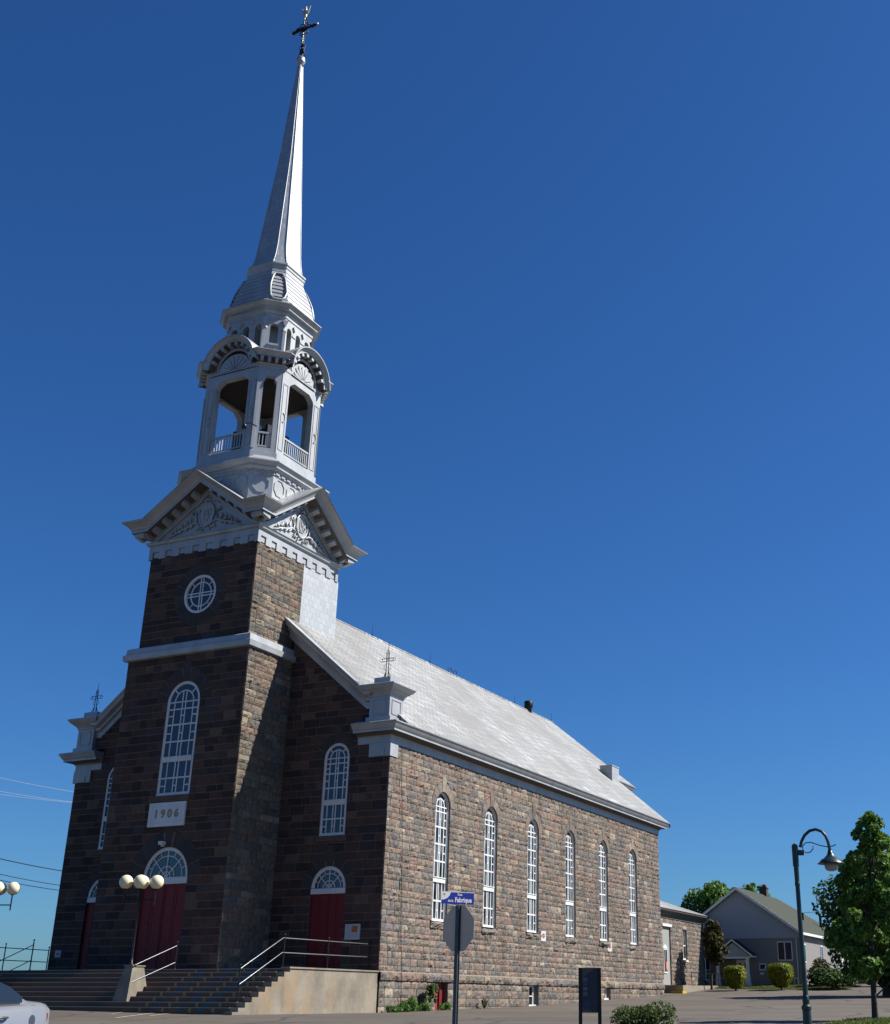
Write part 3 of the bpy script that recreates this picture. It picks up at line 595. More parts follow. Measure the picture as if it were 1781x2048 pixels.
# ---- windows of the front
rw = [6.15 + .98, 8.28, 9.05]
for s_ in (1, -1): arch_window(church, fN, 7.12 * s_, .75, 6.15, 9.9, .10, rows=[6.95, 8.45, 9.15], transom=7.72, thick=.13, bar=.055, glass='glass_front', casing=False)
arch_window(church, fT, .12, 1.05, 8.0, 12.65, .10, rows=[8.85, 10.65, 11.5], transom=9.75, thick=.15, bar=.062, glass='glass_front', casing=False)
fan_door(church, fT, .25, 1.38, -.0, 4.15, .13, 3.82, 'glass_plain', 'red double door in the tower under a large fanlight')
for s_ in (1, -1): fan_door(church, fN, 7.12 * s_, 1.0, -.0, 3.72, .12, 3.45, 'glass_front')
# sill stones front
s = MB(); s.box(fT, -1.25, 1.25, 7.68, 7.98, -.3, .10); s.build('window_sill_stone', 'dark', church)
for s_ in (1, -1): s = MB(); s.box(fN, 7.12 * s_ - .9, 7.12 * s_ + .9, 5.85, 6.12, -.3, .09); s.build('window_sill_stone', 'dark', church)
# doorway floodlight
s = MB(); s.box(fT, -.12, .12, 5.62, 5.78, .04, .30); s.box(fT, -.05, .05, 5.55, 5.65, .04, .18); s.build('doorway_floodlight', 'white', church)
# rose window
R0 = MB(); fr = Fr((.14, -(U - YC), 0), (0, -1, 0)); d = -.12; cz = 18.42
R0.strip([fr(a, b, d + .12) for a, b in arcpts(0, cz, 1.05, 40, 0, 2 * PI)], [fr(a, b, d + .12) for a, b in arcpts(0, cz, .92, 40, 0, 2 * PI)])
R0.strip([fr(a, b, d + .12) for a, b in arcpts(0, cz, .92, 40, 0, 2 * PI)], [fr(a, b, d - .02) for a, b in arcpts(0, cz, .92, 40, 0, 2 * PI)])
flatbar(R0, fr, arcpts(0, cz, .66, 32, 0, 2 * PI), .06, d, d + .05)
for o_ in (-.08, .08): R0.box(fr, o_ - .03, o_ + .03, cz - .92, cz + .92, d, d + .045); R0.box(fr, -.92, .92, cz + o_ - .03, cz + o_ + .03, d, d + .04)
for k in (1, 3, 5, 7): a = PI * k / 4; flatbar(R0, fr, [(.66 * math.cos(a), cz + .66 * math.sin(a)), (.93 * math.cos(a), cz + .93 * math.sin(a))], .04, d, d + .04)
ro = R0.build('round_window', 'white', church)
G = MB(); G.add([fr(a, b, d + .004) for a, b in arcpts(0, cz, 1.05, 40, 0, 2 * PI)[:-1]], [tuple(range(40))]); G.build('glass', 'glass_front', ro)
# ---- side windows
for k, u in enumerate(wy):
    arch_window(church, sN, u, .75, 2.43, 8.08, .17, rows=[3.42, 5.35, 6.2, 7.05], transom=4.42, thick=.10, bar=.062)
# cellar door and basement windows
cdm = MB(); cdm.box(sNb, 5.16, 5.98, -1.9, -.55, -.34, -.30); 
for k in range(5): cdm.box(sNb, 5.30 + k * .15, 5.315 + k * .15, -1.88, -.56, -.30, -.292)
cdo = cdm.build('cellar_door', 'cellar_red', church); s = MB(); s.box(sNb, 5.13, 6.37, -.55, -.40, -.36, -.22); s.box(sNb, 5.98, 6.37, -1.9, -.55, -.36, -.22); s.build('door_frame', 'red', cdo)
for u, v0, r in ((16.35, -1.52, .62), (27.4, -1.12, .55)):
    s = MB(); d = -.30; s.box(sNb, u - r, u - r + .1, v0, -.40, d, d + .06); s.box(sNb, u + r - .22, u + r, v0, -.40, d, d + .06); s.box(sNb, u - r, u + r, -.50, -.40, d, d + .05); s.box(sNb, u - r, u + r, v0, v0 + .10, d, d + .2)
    s.box(sNb, u - .16, u - .12, v0, -.4, d, d + .04); s.box(sNb, u - r, u + r, v0 + .52, v0 + .57, d, d + .04)
    q = s.build('basement_window', 'white', church); G = MB(); G.box(sNb, u - r, u + r, v0, -.4, d - .05, d + .01); G.build('glass', 'glass_plain', q)
# ---- date stone
s = MB(); s.box(fT, -1.12, 1.12, 6.50, 7.64, .0, .12); flatbar(s, fT, [(-.92, 6.68), (.92, 6.68), (.92, 7.46), (-.92, 7.46), (-.92, 6.68)], .03, .12, .135)
ds = s.build('date_stone', 'white', church)
def text(txt, fr, u, v, w, size, m, name, parent, bold=.02, ext=.01, spacing=1.0, align='CENTER', sx=1.):
    c = bpy.data.curves.new(name, 'FONT'); c.body = txt; c.size = size; c.extrude = ext; c.offset = bold; c.align_x = align; c.align_y = 'CENTER'; c.space_character = spacing; c.resolution_u = 3
    o = bpy.data.objects.new(name + '_curve', c); col.objects.link(o); bpy.context.view_layer.update()
    dg = bpy.context.evaluated_depsgraph_get(); me = bpy.data.meshes.new_from_object(o.evaluated_get(dg))
    bpy.data.objects.remove(o); b = MB(); b.add([fr(u + q.co.x * sx, v + q.co.y, w + q.co.z) for q in me.vertices], [tuple(p.vertices) for p in me.polygons])
    bpy.data.meshes.remove(me); return b.build(name, m, parent)
for k, ch_ in enumerate('1906'): text(ch_, fT, -.63 + .42 * k, 7.08, .135, .56, 'gold', 'numeral', ds, .010, .012)
# ---- nave cornice (eaves) on the right and left sides, returned on the front
def ring_side(o, z): return [(W + o, -o, z), (W + o, L + o, z)]
prof = [(.0, 9.78 + .64), (.07, 10.44), (.07, 10.74), (.14, 10.80), (.22, 10.91), (.56, 10.92), (.56, 11.03), (.60, 11.05), (.65, 11.12), (.75, 11.29), (.78, 11.30), (.78, 11.35), (.72, 11.38)]
for s_ in (1, -1):
    c = MB()
    for (o0, z0), (o1, z1) in zip(prof, prof[1:]):
        P0 = [(8.35, -o0, z0), (W + o0, -o0, z0), (W + o0, L + o0, z0), (6, L + o0, z0)]; P1 = [(8.35, -o1, z1), (W + o1, -o1, z1), (W + o1, L + o1, z1), (6, L + o1, z1)]
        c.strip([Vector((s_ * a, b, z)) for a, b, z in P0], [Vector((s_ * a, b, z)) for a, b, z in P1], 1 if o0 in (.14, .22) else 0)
    c.add([(s_ * 8.35, -o, z) for o, z in prof] + [(s_ * 8.35, 0, 11.4)], [tuple(range(len(prof) + 1))])
    c.quad((s_ * 8.35, -.66, 11.40), (s_ * (W + .66), -.66, 11.40), (s_ * W, .3, 11.62), (s_ * 8.35, .0, 11.62))
    # corner block under the cornice
    bx = (9.05, W + .10) if s_ > 0 else (-W - .10, -9.05)
    c.wbox(bx[0], bx[1], -.10, .62, 9.78, 10.43); c.wbox(bx[0] + .35, bx[1] - .35, -.14, -.09, 9.80, 10.15)
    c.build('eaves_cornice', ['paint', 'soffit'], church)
    # pedestal with panels and cap
    p = MB(); x0, x1 = (9.05, 10.22) if s_ > 0 else (-10.22, -9.05); fF = FRONT(0)
    p.wbox(x0, x1, -.28, .95, 11.45, 12.75); p.wbox(x0 - .12, x1 + .12, -.38, 1.05, 11.45, 11.68)
    flatbar(p, FRONT(-.28), [(x0 + .22, 11.85), (x1 - .22, 11.85), (x1 - .22, 12.55), (x0 + .22, 12.55), (x0 + .22, 11.85)], .05, 0, .03)
    sf = SIDE(10.22) if s_ > 0 else Fr((-10.22, 0, 0), (-1, 0, 0)); sg = 1 if s_ > 0 else -1
    flatbar(p, sf, [(sg * -.06, 11.85), (sg * .73, 11.85), (sg * .73, 12.55), (sg * -.06, 12.55), (sg * -.06, 11.85)], .05, 0, .03)
    def rc(o, z): return [Vector((x0 - o, -.28 - o, z)), Vector((x1 + o, -.28 - o, z)), Vector((x1 + o, .95 + o, z)), Vector((x0 - o, .95 + o, z))]
    p.loft([rc(0, 12.70), rc(.05, 12.72), rc(.05, 12.80), rc(.16, 12.93), rc(.20, 12.94), rc(.30, 13.04), rc(.34, 13.05), rc(.47, 13.22), rc(.47, 13.27), rc(.40, 13.30), rc(.0, 13.38)])
    p.wbox(x0 + .1, x1 - .12, -.15, .75, 13.36, 13.72)
    p.build('corner_pedestal', 'paint', church)
    # raking band of the gable
    r = MB(); rk = [(.0, -.95), (.06, -.93), (.08, -.62), (.22, -.55), (.26, -.42), (.48, -.30), (.52, -.16), (.60, -.02), (.60, .06)]
    xa, xb = 3.2, 8.75
    for (o0, d0), (o1, d1) in zip(rk, rk[1:]):
        def pl(o, dd): return [Vector((s_ * x, -o, RZ - SL * x + dd)) for x in (xa, xb)] + [Vector((s_ * 9.2, -o, RZ - SL * xb + dd + .02))]
        r.strip(pl(o0, d0), pl(o1, d1))
    r.quad(*[Vector(q) for q in ((s_ * xa, -.60, RZ - SL * xa + .06), (s_ * xb, -.60, RZ - SL * xb + .06), (s_ * xb, .5, RZ - SL * xb + .06), (s_ * xa, .5, RZ - SL * xa + .06))])
    r.quad(*[Vector(q) for q in ((s_ * xb, -.60, RZ - SL * xb + .06), (s_ * 9.2, -.60, RZ - SL * xb + .08), (s_ * 9.2, .5, RZ - SL * xb + .08), (s_ * xb, .5, RZ - SL * xb + .06))])
    r.build('gable_coping', 'paint', church)
# wrought iron crosses on the pedestals
def iron_cross(cx, cy, z, h, name='iron_cross'):
    c = MB(); d = .07
    for dx in (-d, d):
        c.tube([(cx + dx, cy, z), (cx + dx, cy, z + h * .72)], .022, 5)
    for dz in (-d, d): c.tube([(cx - .34, cy, z + h * .52 + dz), (cx + .34, cy, z + h * .52 + dz)], .018, 5)
    for s_ in (-1, 1):
        c.tube([(cx + s_ * .34, cy, z + h * .52 + .10), (cx + s_ * .48, cy, z + h * .52), (cx + s_ * .34, cy, z + h * .52 - .10), (cx + s_ * .31, cy, z + h * .52), (cx + s_ * .34, cy, z + h * .52 + .10)], .015, 5)
        c.tube([(cx + s_ * .24, cy, z), (cx + s_ * .10, cy, z + .32), (cx + s_ * .07, cy, z + .42)], .018, 5)
        c.tube([(cx, cy + s_ * .24, z), (cx, cy + s_ * .08, z + .32)], .018, 5)
        c.tube([(cx + s_ * .07, cy, z + .45), (cx + s_ * .2, cy, z + .55), (cx + s_ * .17, cy, z + .72), (cx + s_ * .07, cy, z + .8)], .012, 5)
    c.tube([(cx - .10, cy, z + h * .72), (cx, cy, z + h * .80), (cx + .10, cy, z + h * .72), (cx, cy, z + h * .70), (cx - .10, cy, z + h * .72)], .015, 5)
    c.tube([(cx, cy, z + h * .5), (cx + .03, cy, z + h)], .012, 5)
    return c.build(name, 'iron', church)
iron_cross(9.66, .2, 13.7, 1.9); iron_cross(-9.62, 0.1, 13.7, 1.75)
# ---- main roof
r = MB(); e = .06
def rp(x, y, dz=0): return Vector((x, y, RZ - SL * abs(x) + dz))
for s_ in (1, -1):
    r.quad(rp(0, -.2, e), rp(s_ * 9.0, -.2, e), rp(s_ * 9.0, L, e), rp(0, L, e))
    r.quad(rp(s_ * 9.0, .5, e), rp(s_ * (EX + .02), .5, e), rp(s_ * (EX + .02), L + .7, e), rp(s_ * 9.0, L + .7, e))
    r.quad(rp(s_ * 9.0, -.2, e), rp(s_ * 9.4, -.2, e), rp(s_ * 9.4, 1.1, e), rp(s_ * 9.0, 1.1, e))
    r.quad(rp(0, L, e), rp(s_ * 9.0, L, e), rp(s_ * 9.0, L + .7, e), rp(0, L + .7, e))
    r.quad(rp(0, L + .7, e), rp(s_ * 6.6, L + .7, e), rp(s_ * 6.6, 42.93, e), rp(0, 41.3, e))
    r.add([(s_ * 9.0, .5, RZ - SL * 9 + e), (s_ * (EX + .02), .5, RZ - SL * (EX + .02) + e), (s_ * 9.0, .5, 11.4)], [(0, 1, 2)])
    # verge at the back
    r.quad(rp(s_ * (EX + .02), L + .7, e), rp(s_ * 6.0, L + .7, e), rp(s_ * 6.0, L + .7, -.3), rp(s_ * (EX + .02), L + .7, -.3))
    r.wbox(min(s_ * 9.4, s_ * 9.6), max(s_ * 9.4, s_ * 9.6), .9, 1.1, 11.4, 12.4)
r.add([rp(0, 41.3, e), rp(6.6, 42.93, e), rp(-6.6, 42.93, e)], [(0, 1, 2)])
r.tube([(0, 4.0, RZ + .06), (0, 41.3, RZ + .06)], .07, 6)
r.build('roof', 'roof', church)
cc = MB(); 
for (o0, z0), (o1, z1) in zip(prof, prof[1:]):
    k = 3.60
    for s_ in (1, -1): cc.strip([Vector((s_ * (5.9 + o0), L + .6, z0 + k)), Vector((s_ * (5.9 + o0), 42.23 + o0, z0 + k)), Vector((0, 42.23 + o0, z0 + k))], [Vector((s_ * (5.9 + o1), L + .6, z1 + k)), Vector((s_ * (5.9 + o1), 42.23 + o1, z1 + k)), Vector((0, 42.23 + o1, z1 + k))])
cc.build('chancel_cornice', 'paint', church)
ch = MB(); ch.wbox(6.35, 7.35, 36.2, 37.6, 13.9, 15.55); ch.wbox(6.31, 7.39, 36.16, 37.64, 15.55, 15.62); ch.build('chimney', 'tinwall', church)
vt = MB(); vt.lathe((0, 36.6, 20.3), [(.26, 0), (.26, .45), (.33, .5), (.36, .55), (.36, .98), (.32, 1.04), (0.02, 1.06)], 10); vt.build('roof_ventilator', 'black', church)
for y in (13.26, 20.67, 34.06, 41.0): q = MB(); q.tube([(0, y, RZ), (0, y, RZ + .8)], .012, 5); q.tube([(0, y, RZ), (0, y, RZ + .25)], .045, 5); q.build('lightning_rod', 'iron', church)
q = MB()
for s_ in (-1, 1): q.tube([(0, 23.9 + s_ * .38 + .26 * math.cos(a), RZ + .28 + .22 * math.sin(a)) for a in [k * PI / 7 for k in range(0, 11)]], .03, 5)
q.build('ridge_scroll', 'iron', church)
q = MB(); q.tube([(W + .1, .95, 10.3), (W + .12, 1.05, 8.8), (W + .12, 1.4, 5.5), (W + .12, 1.6, 2.0), (W + .2, 1.7, .1), (W + .24, 1.75, -1.6)], .014, 5); q.build('lightning_conductor', 'iron', church)

# ------------------------------------------------------------------ tower top in tin
def lean(z): k = max(0, min(1, (z - 39) / 10)) * .16; return (.7676 * k, .641 * k)
def octr(s, c, z):
    a, b = lean(z); b += YC
    P = [(-(s - c), -s), (s - c, -s), (s, -(s - c)), (s, s - c), (s - c, s), (-(s - c), s), (-s, s - c), (-s, -(s - c))]
    return [Vector((x + a, y + b, z)) for x, y in P]
DIRS = [(0, -1, 0), (1, 0, 0), (0, 1, 0), (-1, 0, 0)]; CDIRS = [(1, -1, 0), (1, 1, 0), (-1, 1, 0), (-1, -1, 0)]
def AF(d): return Fr((0, YC, 0), d)
def octcorn(mb, s, c, prof): mb.loft([octr(s + o, c + .586 * o, z) for o, z in prof])
# frieze with notched dentils, then pedimented cornice
z0f = 20.80
fz = MB()
for d_ in DIRS:
    f = AF(d_); S0 = U + .10
    E_ = S0 - .004; fz.box(f, -E_, E_, z0f + .42, 21.56, U - .1, S0)
    n = 8; pitch = 2 * S0 / n
    for k in range(n + 1):
        u = -S0 + k * pitch; fz.box(f, max(-E_, u - .24), min(E_, u + .24), z0f, z0f + .42, U - .05, S0)
    fz.box(f, -U + .2, U - .2, z0f + .1, z0f + .41, U - .05, U + .03)
fz.build('frieze', 'paint', church)
mo = MB(); mo.loft([sqring(U + .10, 21.55), sqring(U + .22, 21.60), sqring(U + .24, 21.70), sqring(U + .30, 21.74), sqring(U + .06, 21.82)]); mo.build('string_moulding', 'paint', church)
SC = 4.82; BR = 3.32; Z0 = 22.78; ZA = 25.08
pp = [(.02, -1.00), (.08, -.98), (.10, -.66), (.16, -.60), (.84, -.58), (.84, -.42), (.88, -.40), (.93, -.30), (1.08, -.16), (1.10, -.15), (SC - U - .02, -.05), (SC - U, 0)]
for i, d_ in enumerate(DIRS):
    f = AF(d_); P = MB()
    def pl(o, dz): return [f(-(U + o), Z0 + dz, U + o), f(-BR, Z0 + dz, U + o), f(0, ZA + dz, U + o), f(BR, Z0 + dz, U + o), f(U + o, Z0 + dz, U + o)]
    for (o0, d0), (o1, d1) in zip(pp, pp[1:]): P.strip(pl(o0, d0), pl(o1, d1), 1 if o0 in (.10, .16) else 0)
    # modillions under the soffit
    sl = (ZA - Z0) / BR
    for k in range(-7, 8):
        u = k * .60
        if abs(u) < .12: continue
        zc = Z0 + (ZA - Z0) * (1 - abs(u) / BR) if abs(u) < BR else Z0
        if abs(u) > 4.3: continue
        sg = (-1 if u > 0 else 1) * (sl if abs(u) < BR else 0)
        a, b = u - .11, u + .11; t0 = zc - .56 + sg * -.11 - .06; t1 = zc - .56 + sg * .11 - .06
        P.hexa([f(a, t0 - .24, U + .06), f(b, t1 - .24, U + .06), f(b, t1 - .11, U + .66), f(a, t0 - .11, U + .66)], [f(a, t0 + .06, U + .06), f(b, t1 + .06, U + .06), f(b, t1 + .06, U + .66), f(a, t0 + .06, U + .66)])
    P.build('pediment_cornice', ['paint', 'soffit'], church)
    # tympanum with a carved medallion and scrolls
    Tm = MB(); Tm.add([f(-U, 21.7, U - .02), f(U, 21.7, U - .02), f(U, Z0 - .5, U - .02), f(BR, Z0 - .5, U - .02), f(0, ZA - .6, U - .02), f(-BR, Z0 - .5, U - .02), f(-U, Z0 - .5, U - .02)], [tuple(range(7))])
    tm = Tm.build('tympanum', 'paint', church)
    if i in (0, 1):
        Cv = MB(); cz = 22.92
        ov = [(.50 * math.cos(a), cz + .68 * math.sin(a)) for a in [2 * PI * k / 24 for k in range(25)]]
        Cv.prism(f, ov[:-1], U - .02, U + .05); Cv.tube([f(a, b, U + .06) for a, b in ov], .055, 6)
        for seg in ([(-.2, .3), (-.2, -.15), (-.12, -.28), (.04, -.28)], [(-.05, .3), (-.05, -.1)], [(-.05, .08), (.1, .08)], [(.1, .3), (.1, -.15), (.2, -.28)], [(.22, .32), (.28, .15), (.18, 0), (.28, -.12)], [(-.22, -.36), (.12, -.36)]):
            Cv.tube([f(a, cz + b, U + .07) for a, b in seg], .035, 5)
        for s_ in (-1, 1):
            def T_(pts, r): Cv.tube([f(s_ * a, cz + b, U + .05) for a, b in pts], r, 6)
            T_([(.45, -.55), (.62, -.42), (.85, -.40), (1.1, -.52), (1.4, -.62), (1.75, -.70), (2.1, -.86), (2.5, -.98)], [.03, .06, .07, .075, .065, .055, .04, .02])
            T_([(.72, -.45), (.66, -.15), (.72, .15), (.88, .30), (.98, .18), (.88, .08)], [.06, .055, .05, .045, .04, .03])
            T_([(.75, .55), (.62, .75), (.45, .82), (.35, .72)], [.03, .045, .045, .03])
            for a, b, an, ln in ((1.0, -.45, 1.3, .42), (1.2, -.5, .8, .40), (1.35, -.5, 1.7, .30), (1.55, -.6, 1.0, .34), (1.75, -.66, 1.6, .26), (1.95, -.75, .9, .26), (2.2, -.85, 1.2, .18), (.9, -.5, -.9, .26), (1.25, -.62, -1.0, .22), (1.65, -.72, -.9, .18), (.55, -.62, -1.4, .24), (.2, -.78, -1.2, .18), (.35, -.72, -.4, .2)):
                T_([(a, b), (a + ln * .5 * math.cos(an) + .03, b + ln * .5 * math.sin(an)), (a + ln * math.cos(an + .35), b + ln * math.sin(an + .35))], [.055, .06, .018])
        Cv.tube([f(-.2, cz + .75, U + .05), f(0, cz + .9, U + .08), f(.2, cz + .75, U + .05)], [.04, .09, .04], 6)
        Cv.build('carved_medallion', 'paint', tm)
gr = MB()
for d_ in DIRS:
    f = AF(d_)
    for s_ in (-1, 1): gr.quad(f(0, ZA + .02, SC + .03), f(s_ * BR, Z0 + .02, SC + .03), f(s_ * BR, Z0 + .02, 2.4), f(0, ZA + .02, 2.4))
for sx, sy in ((1, 1), (1, -1), (-1, 1), (-1, -1)):
    def cp(a, b, z): return Vector((sx * a, YC + sy * b, z))
    gr.quad(cp(SC + .01, SC + .01, Z0 + .01), cp(BR, SC + .01, Z0 + .01), cp(2.4, 2.4, Z0 + .62), cp(SC + .01, BR, Z0 + .01))
    gr.add([cp(BR, SC + .01, Z0 + .01), cp(BR, 2.4, Z0 + .01), cp(2.4, 2.4, Z0 + .62)], [(0, 1, 2)]); gr.add([cp(SC + .01, BR, Z0 + .01), cp(2.4, BR, Z0 + .01), cp(2.4, 2.4, Z0 + .62)], [(0, 1, 2)])
gr.loft([octr(3.50, .95, Z0 + .05), octr(3.46, .95, Z0 + .42), octr(3.34, .95, Z0 + .62), octr(3.26, .94, Z0 + .9)], caps=False)
gr.build('tower_skirt_roof', 'paint', church)
# panelled drum
dr = MB(); s_d, c_d = 3.10, .90
dr.loft([octr(3.24, .95, 23.2), octr(3.24, .95, 23.62), octr(3.16, .92, 23.70), octr(s_d, c_d, 23.74), octr(s_d, c_d, 25.42)])
octcorn(dr, s_d, c_d, [(0, 25.22), (.05, 25.24), (.05, 25.42), (.10, 25.46), (.20, 25.56), (.28, 25.58), (.28, 25.66), (.42, 25.84), (.45, 25.86), (.45, 25.91), (.40, 25.96), (-.18, 26.30), (-.30, 26.42)])
for d_ in DIRS + CDIRS:
    f = AF(d_); ch_ = d_ in CDIRS
    hw = (s_d - c_d) if not ch_ else c_d / math.sqrt(2); dist_ = s_d if not ch_ else (2 * s_d - c_d) / math.sqrt(2)
    n = 4 if not ch_ else 1; pw = 2 * hw / n
    for k in range(n):
        u = -hw + pw * (k + .5); a = min(.46, pw * .42)
        oc = [(u + a * math.cos(t), 24.62 + .50 * math.sin(t)) for t in [PI / 8 + PI / 4 * q for q in range(9)]]
        flatbar(dr, f, oc, .05, dist_, dist_ + .045)
    m_ = 9 if not ch_ else 3
    for k in range(m_):
        u = -hw + 2 * hw * (k + .5) / m_; dr.box(f, u - hw / m_ * .62, u + hw / m_ * .62, 25.28, 25.42, dist_ + .04, dist_ + .10)
dr.build('tower_drum', 'paint', church)
# belfry
bf = MB(); s_b, c_b = 2.78, .97; zb0, zb1 = 26.3, 32.1
def holed(mb, f, u0, u1, v0, v1, w0, w1, hb, top, mi=0):
    a, b = top[0][0], top[-1][0]
    mb.box(f, u0, a, v0, v1, w0, w1, mi); mb.box(f, b, u1, v0, v1, w0, w1, mi); mb.box(f, a, b, v0, hb, w0, w1, mi)
    for (p, q), (r_, s2) in zip(top, top[1:]):
        if r_ - p > 1e-4: mb.prism(f, [(p, q), (r_, s2), (r_, v1), (p, v1)], w0, w1, mi)
for d_ in DIRS:
    f = AF(d_); hw = s_b - c_b
    holed(bf, f, -hw - .02, hw + .02, zb0, zb1, s_b - .38, s_b, 26.98, [(-1.16, 31.2), (-1.08, 31.36), (-.72, 31.62), (.72, 31.62), (1.08, 31.36), (1.16, 31.2)])
    for s_ in (-1, 1):   # pilaster panel lines and scroll
        uu = s_ * 1.49; flatbar(bf, f, [(uu - .19, 27.1), (uu + .19, 27.1), (uu + .19, 31.2), (uu - .19, 31.2), (uu - .19, 27.1)], .04, s_b, s_b + .03)
        flatbar(bf, f, [(uu + .15 * math.cos(t), 29.1 + .28 * math.sin(t)) for t in [-PI * .6 + PI * 1.2 * q / 8 for q in range(9)]], .045, s_b, s_b + .05)
for d_ in CDIRS:
    f = AF(d_); hw = c_b / math.sqrt(2); dc = (2 * s_b - c_b) / math.sqrt(2)
    holed(bf, f, -hw, hw, zb0, zb1, dc - .36, dc, 27.02, [(-.37, 31.0), (-.37, 31.15), (-.26, 31.3), (-.2, 31.5), (.2, 31.5), (.26, 31.3), (.37, 31.15), (.37, 31.0)])
    bf.box(f, -hw - .03, -hw + .13, zb0 + .6, 31.3, dc, dc + .06)
octcorn(bf, s_b, c_b, [(.0, 26.28), (.10, 26.32), (.10, 26.72), (.02, 26.76)])
bf.build('belfry', 'paint', church)
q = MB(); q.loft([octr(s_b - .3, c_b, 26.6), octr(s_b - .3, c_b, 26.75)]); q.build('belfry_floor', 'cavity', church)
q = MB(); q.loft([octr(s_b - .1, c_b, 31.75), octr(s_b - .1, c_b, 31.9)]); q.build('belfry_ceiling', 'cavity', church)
q = MB(); cb_ = (0, YC, 28.2)
q.lathe((0, YC + .1, 27.75), [(.95, 0), (.86, .12), (.68, .5), (.55, .95), (.42, 1.25), (.2, 1.4), (.05, 1.5)], 18)
q.wbox(-1.3, 1.3, YC - .1, YC + .25, 29.25, 29.55); 
for x in (-1.2, 1.1): q.wbox(x, x + .2, YC - .9, YC + 1.1, 26.7, 29.3)
q.build('bell', 'black', church)
q = MB(); q.tube([(1.25, YC + .1 + 1.05 * math.cos(t), 28.1 + 1.05 * math.sin(t)) for t in [2 * PI * k / 28 for k in range(29)]], .045, 6)
for t in (.3, 1.35, 2.4, 3.4): q.tube([(1.25, YC + .1, 28.1), (1.25, YC + .1 + 1.05 * math.cos(t * 1.6), 28.1 + 1.05 * math.sin(t * 1.6))], .03, 5)
q.build('bell_wheel', 'iron', church)
for d_ in DIRS + CDIRS:
    f = AF(d_); chm = d_ in CDIRS; hw = .37 if chm else 1.16; dc = (2 * s_b - c_b) / math.sqrt(2) if chm else s_b; b = MB(); zt = 28.05 if not chm else 28.0
    b.box(f, -hw, hw, zt - .1, zt, dc - .16, dc - .04); b.box(f, -hw, hw, 27.1, 27.17, dc - .14, dc - .06); n = 4 if chm else 13
    for k in range(n): u = -hw + 2 * hw * (k + .5) / n; b.box(f, u - .028, u + .028, 27.15, zt - .08, dc - .125, dc - .075)
    b.build('balustrade', 'paint', church)
q = MB(); a = Vector((2.0, -2.45 + YC, 28.2)); q.tube([(2.05, YC - 2.75, 28.15), (1.8, YC - 3.05, 28.3), (1.65, YC - 3.25, 28.2)], .035, 6); q.lathe((1.62, YC - 3.28, 27.9), [(.12, 0), (.14, .15), (.05, .32)], 8); q.build('belfry_floodlight', 'black', church)
# arched entablature
en = MB(); ring_prof = [(0, 32.02), (.04, 32.05), (.04, 32.20), (.10, 32.24), (.12, 32.50), (.42, 32.52), (.42, 32.62), (.46, 32.64), (.60, 32.80), (.65, 32.81), (.65, 32.86), (.58, 32.90), (-.3, 33.12)]
UR = 1.60
for q4 in range(4):
    cs, sn = round(math.cos(q4 * PI / 2)), round(math.sin(q4 * PI / 2))
    def rl(o, z):
        k = s_b + o; c_ = c_b + .586 * o
        return [Vector((x * cs - y * sn, YC + x * sn + y * cs, z)) for x, y in ((UR, -k), (max(UR, k - c_), -k), (k, -max(UR, k - c_)), (k, -UR))]
    rows_ = [rl(o, z) for o, z in ring_prof]
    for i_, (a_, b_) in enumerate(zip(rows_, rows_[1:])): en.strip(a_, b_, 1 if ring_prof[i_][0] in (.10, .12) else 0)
    en.add([r_[0] for r_ in rows_], [tuple(range(len(rows_)))]); en.add([r_[3] for r_ in rows_], [tuple(range(len(rows_)))])
en.loft([octr(s_b, c_b, 32.0), octr(s_b, c_b, 32.1)]); en.loft([octr(s_b - .2, c_b, 32.1), octr(s_b - .2, c_b, 33.0)])
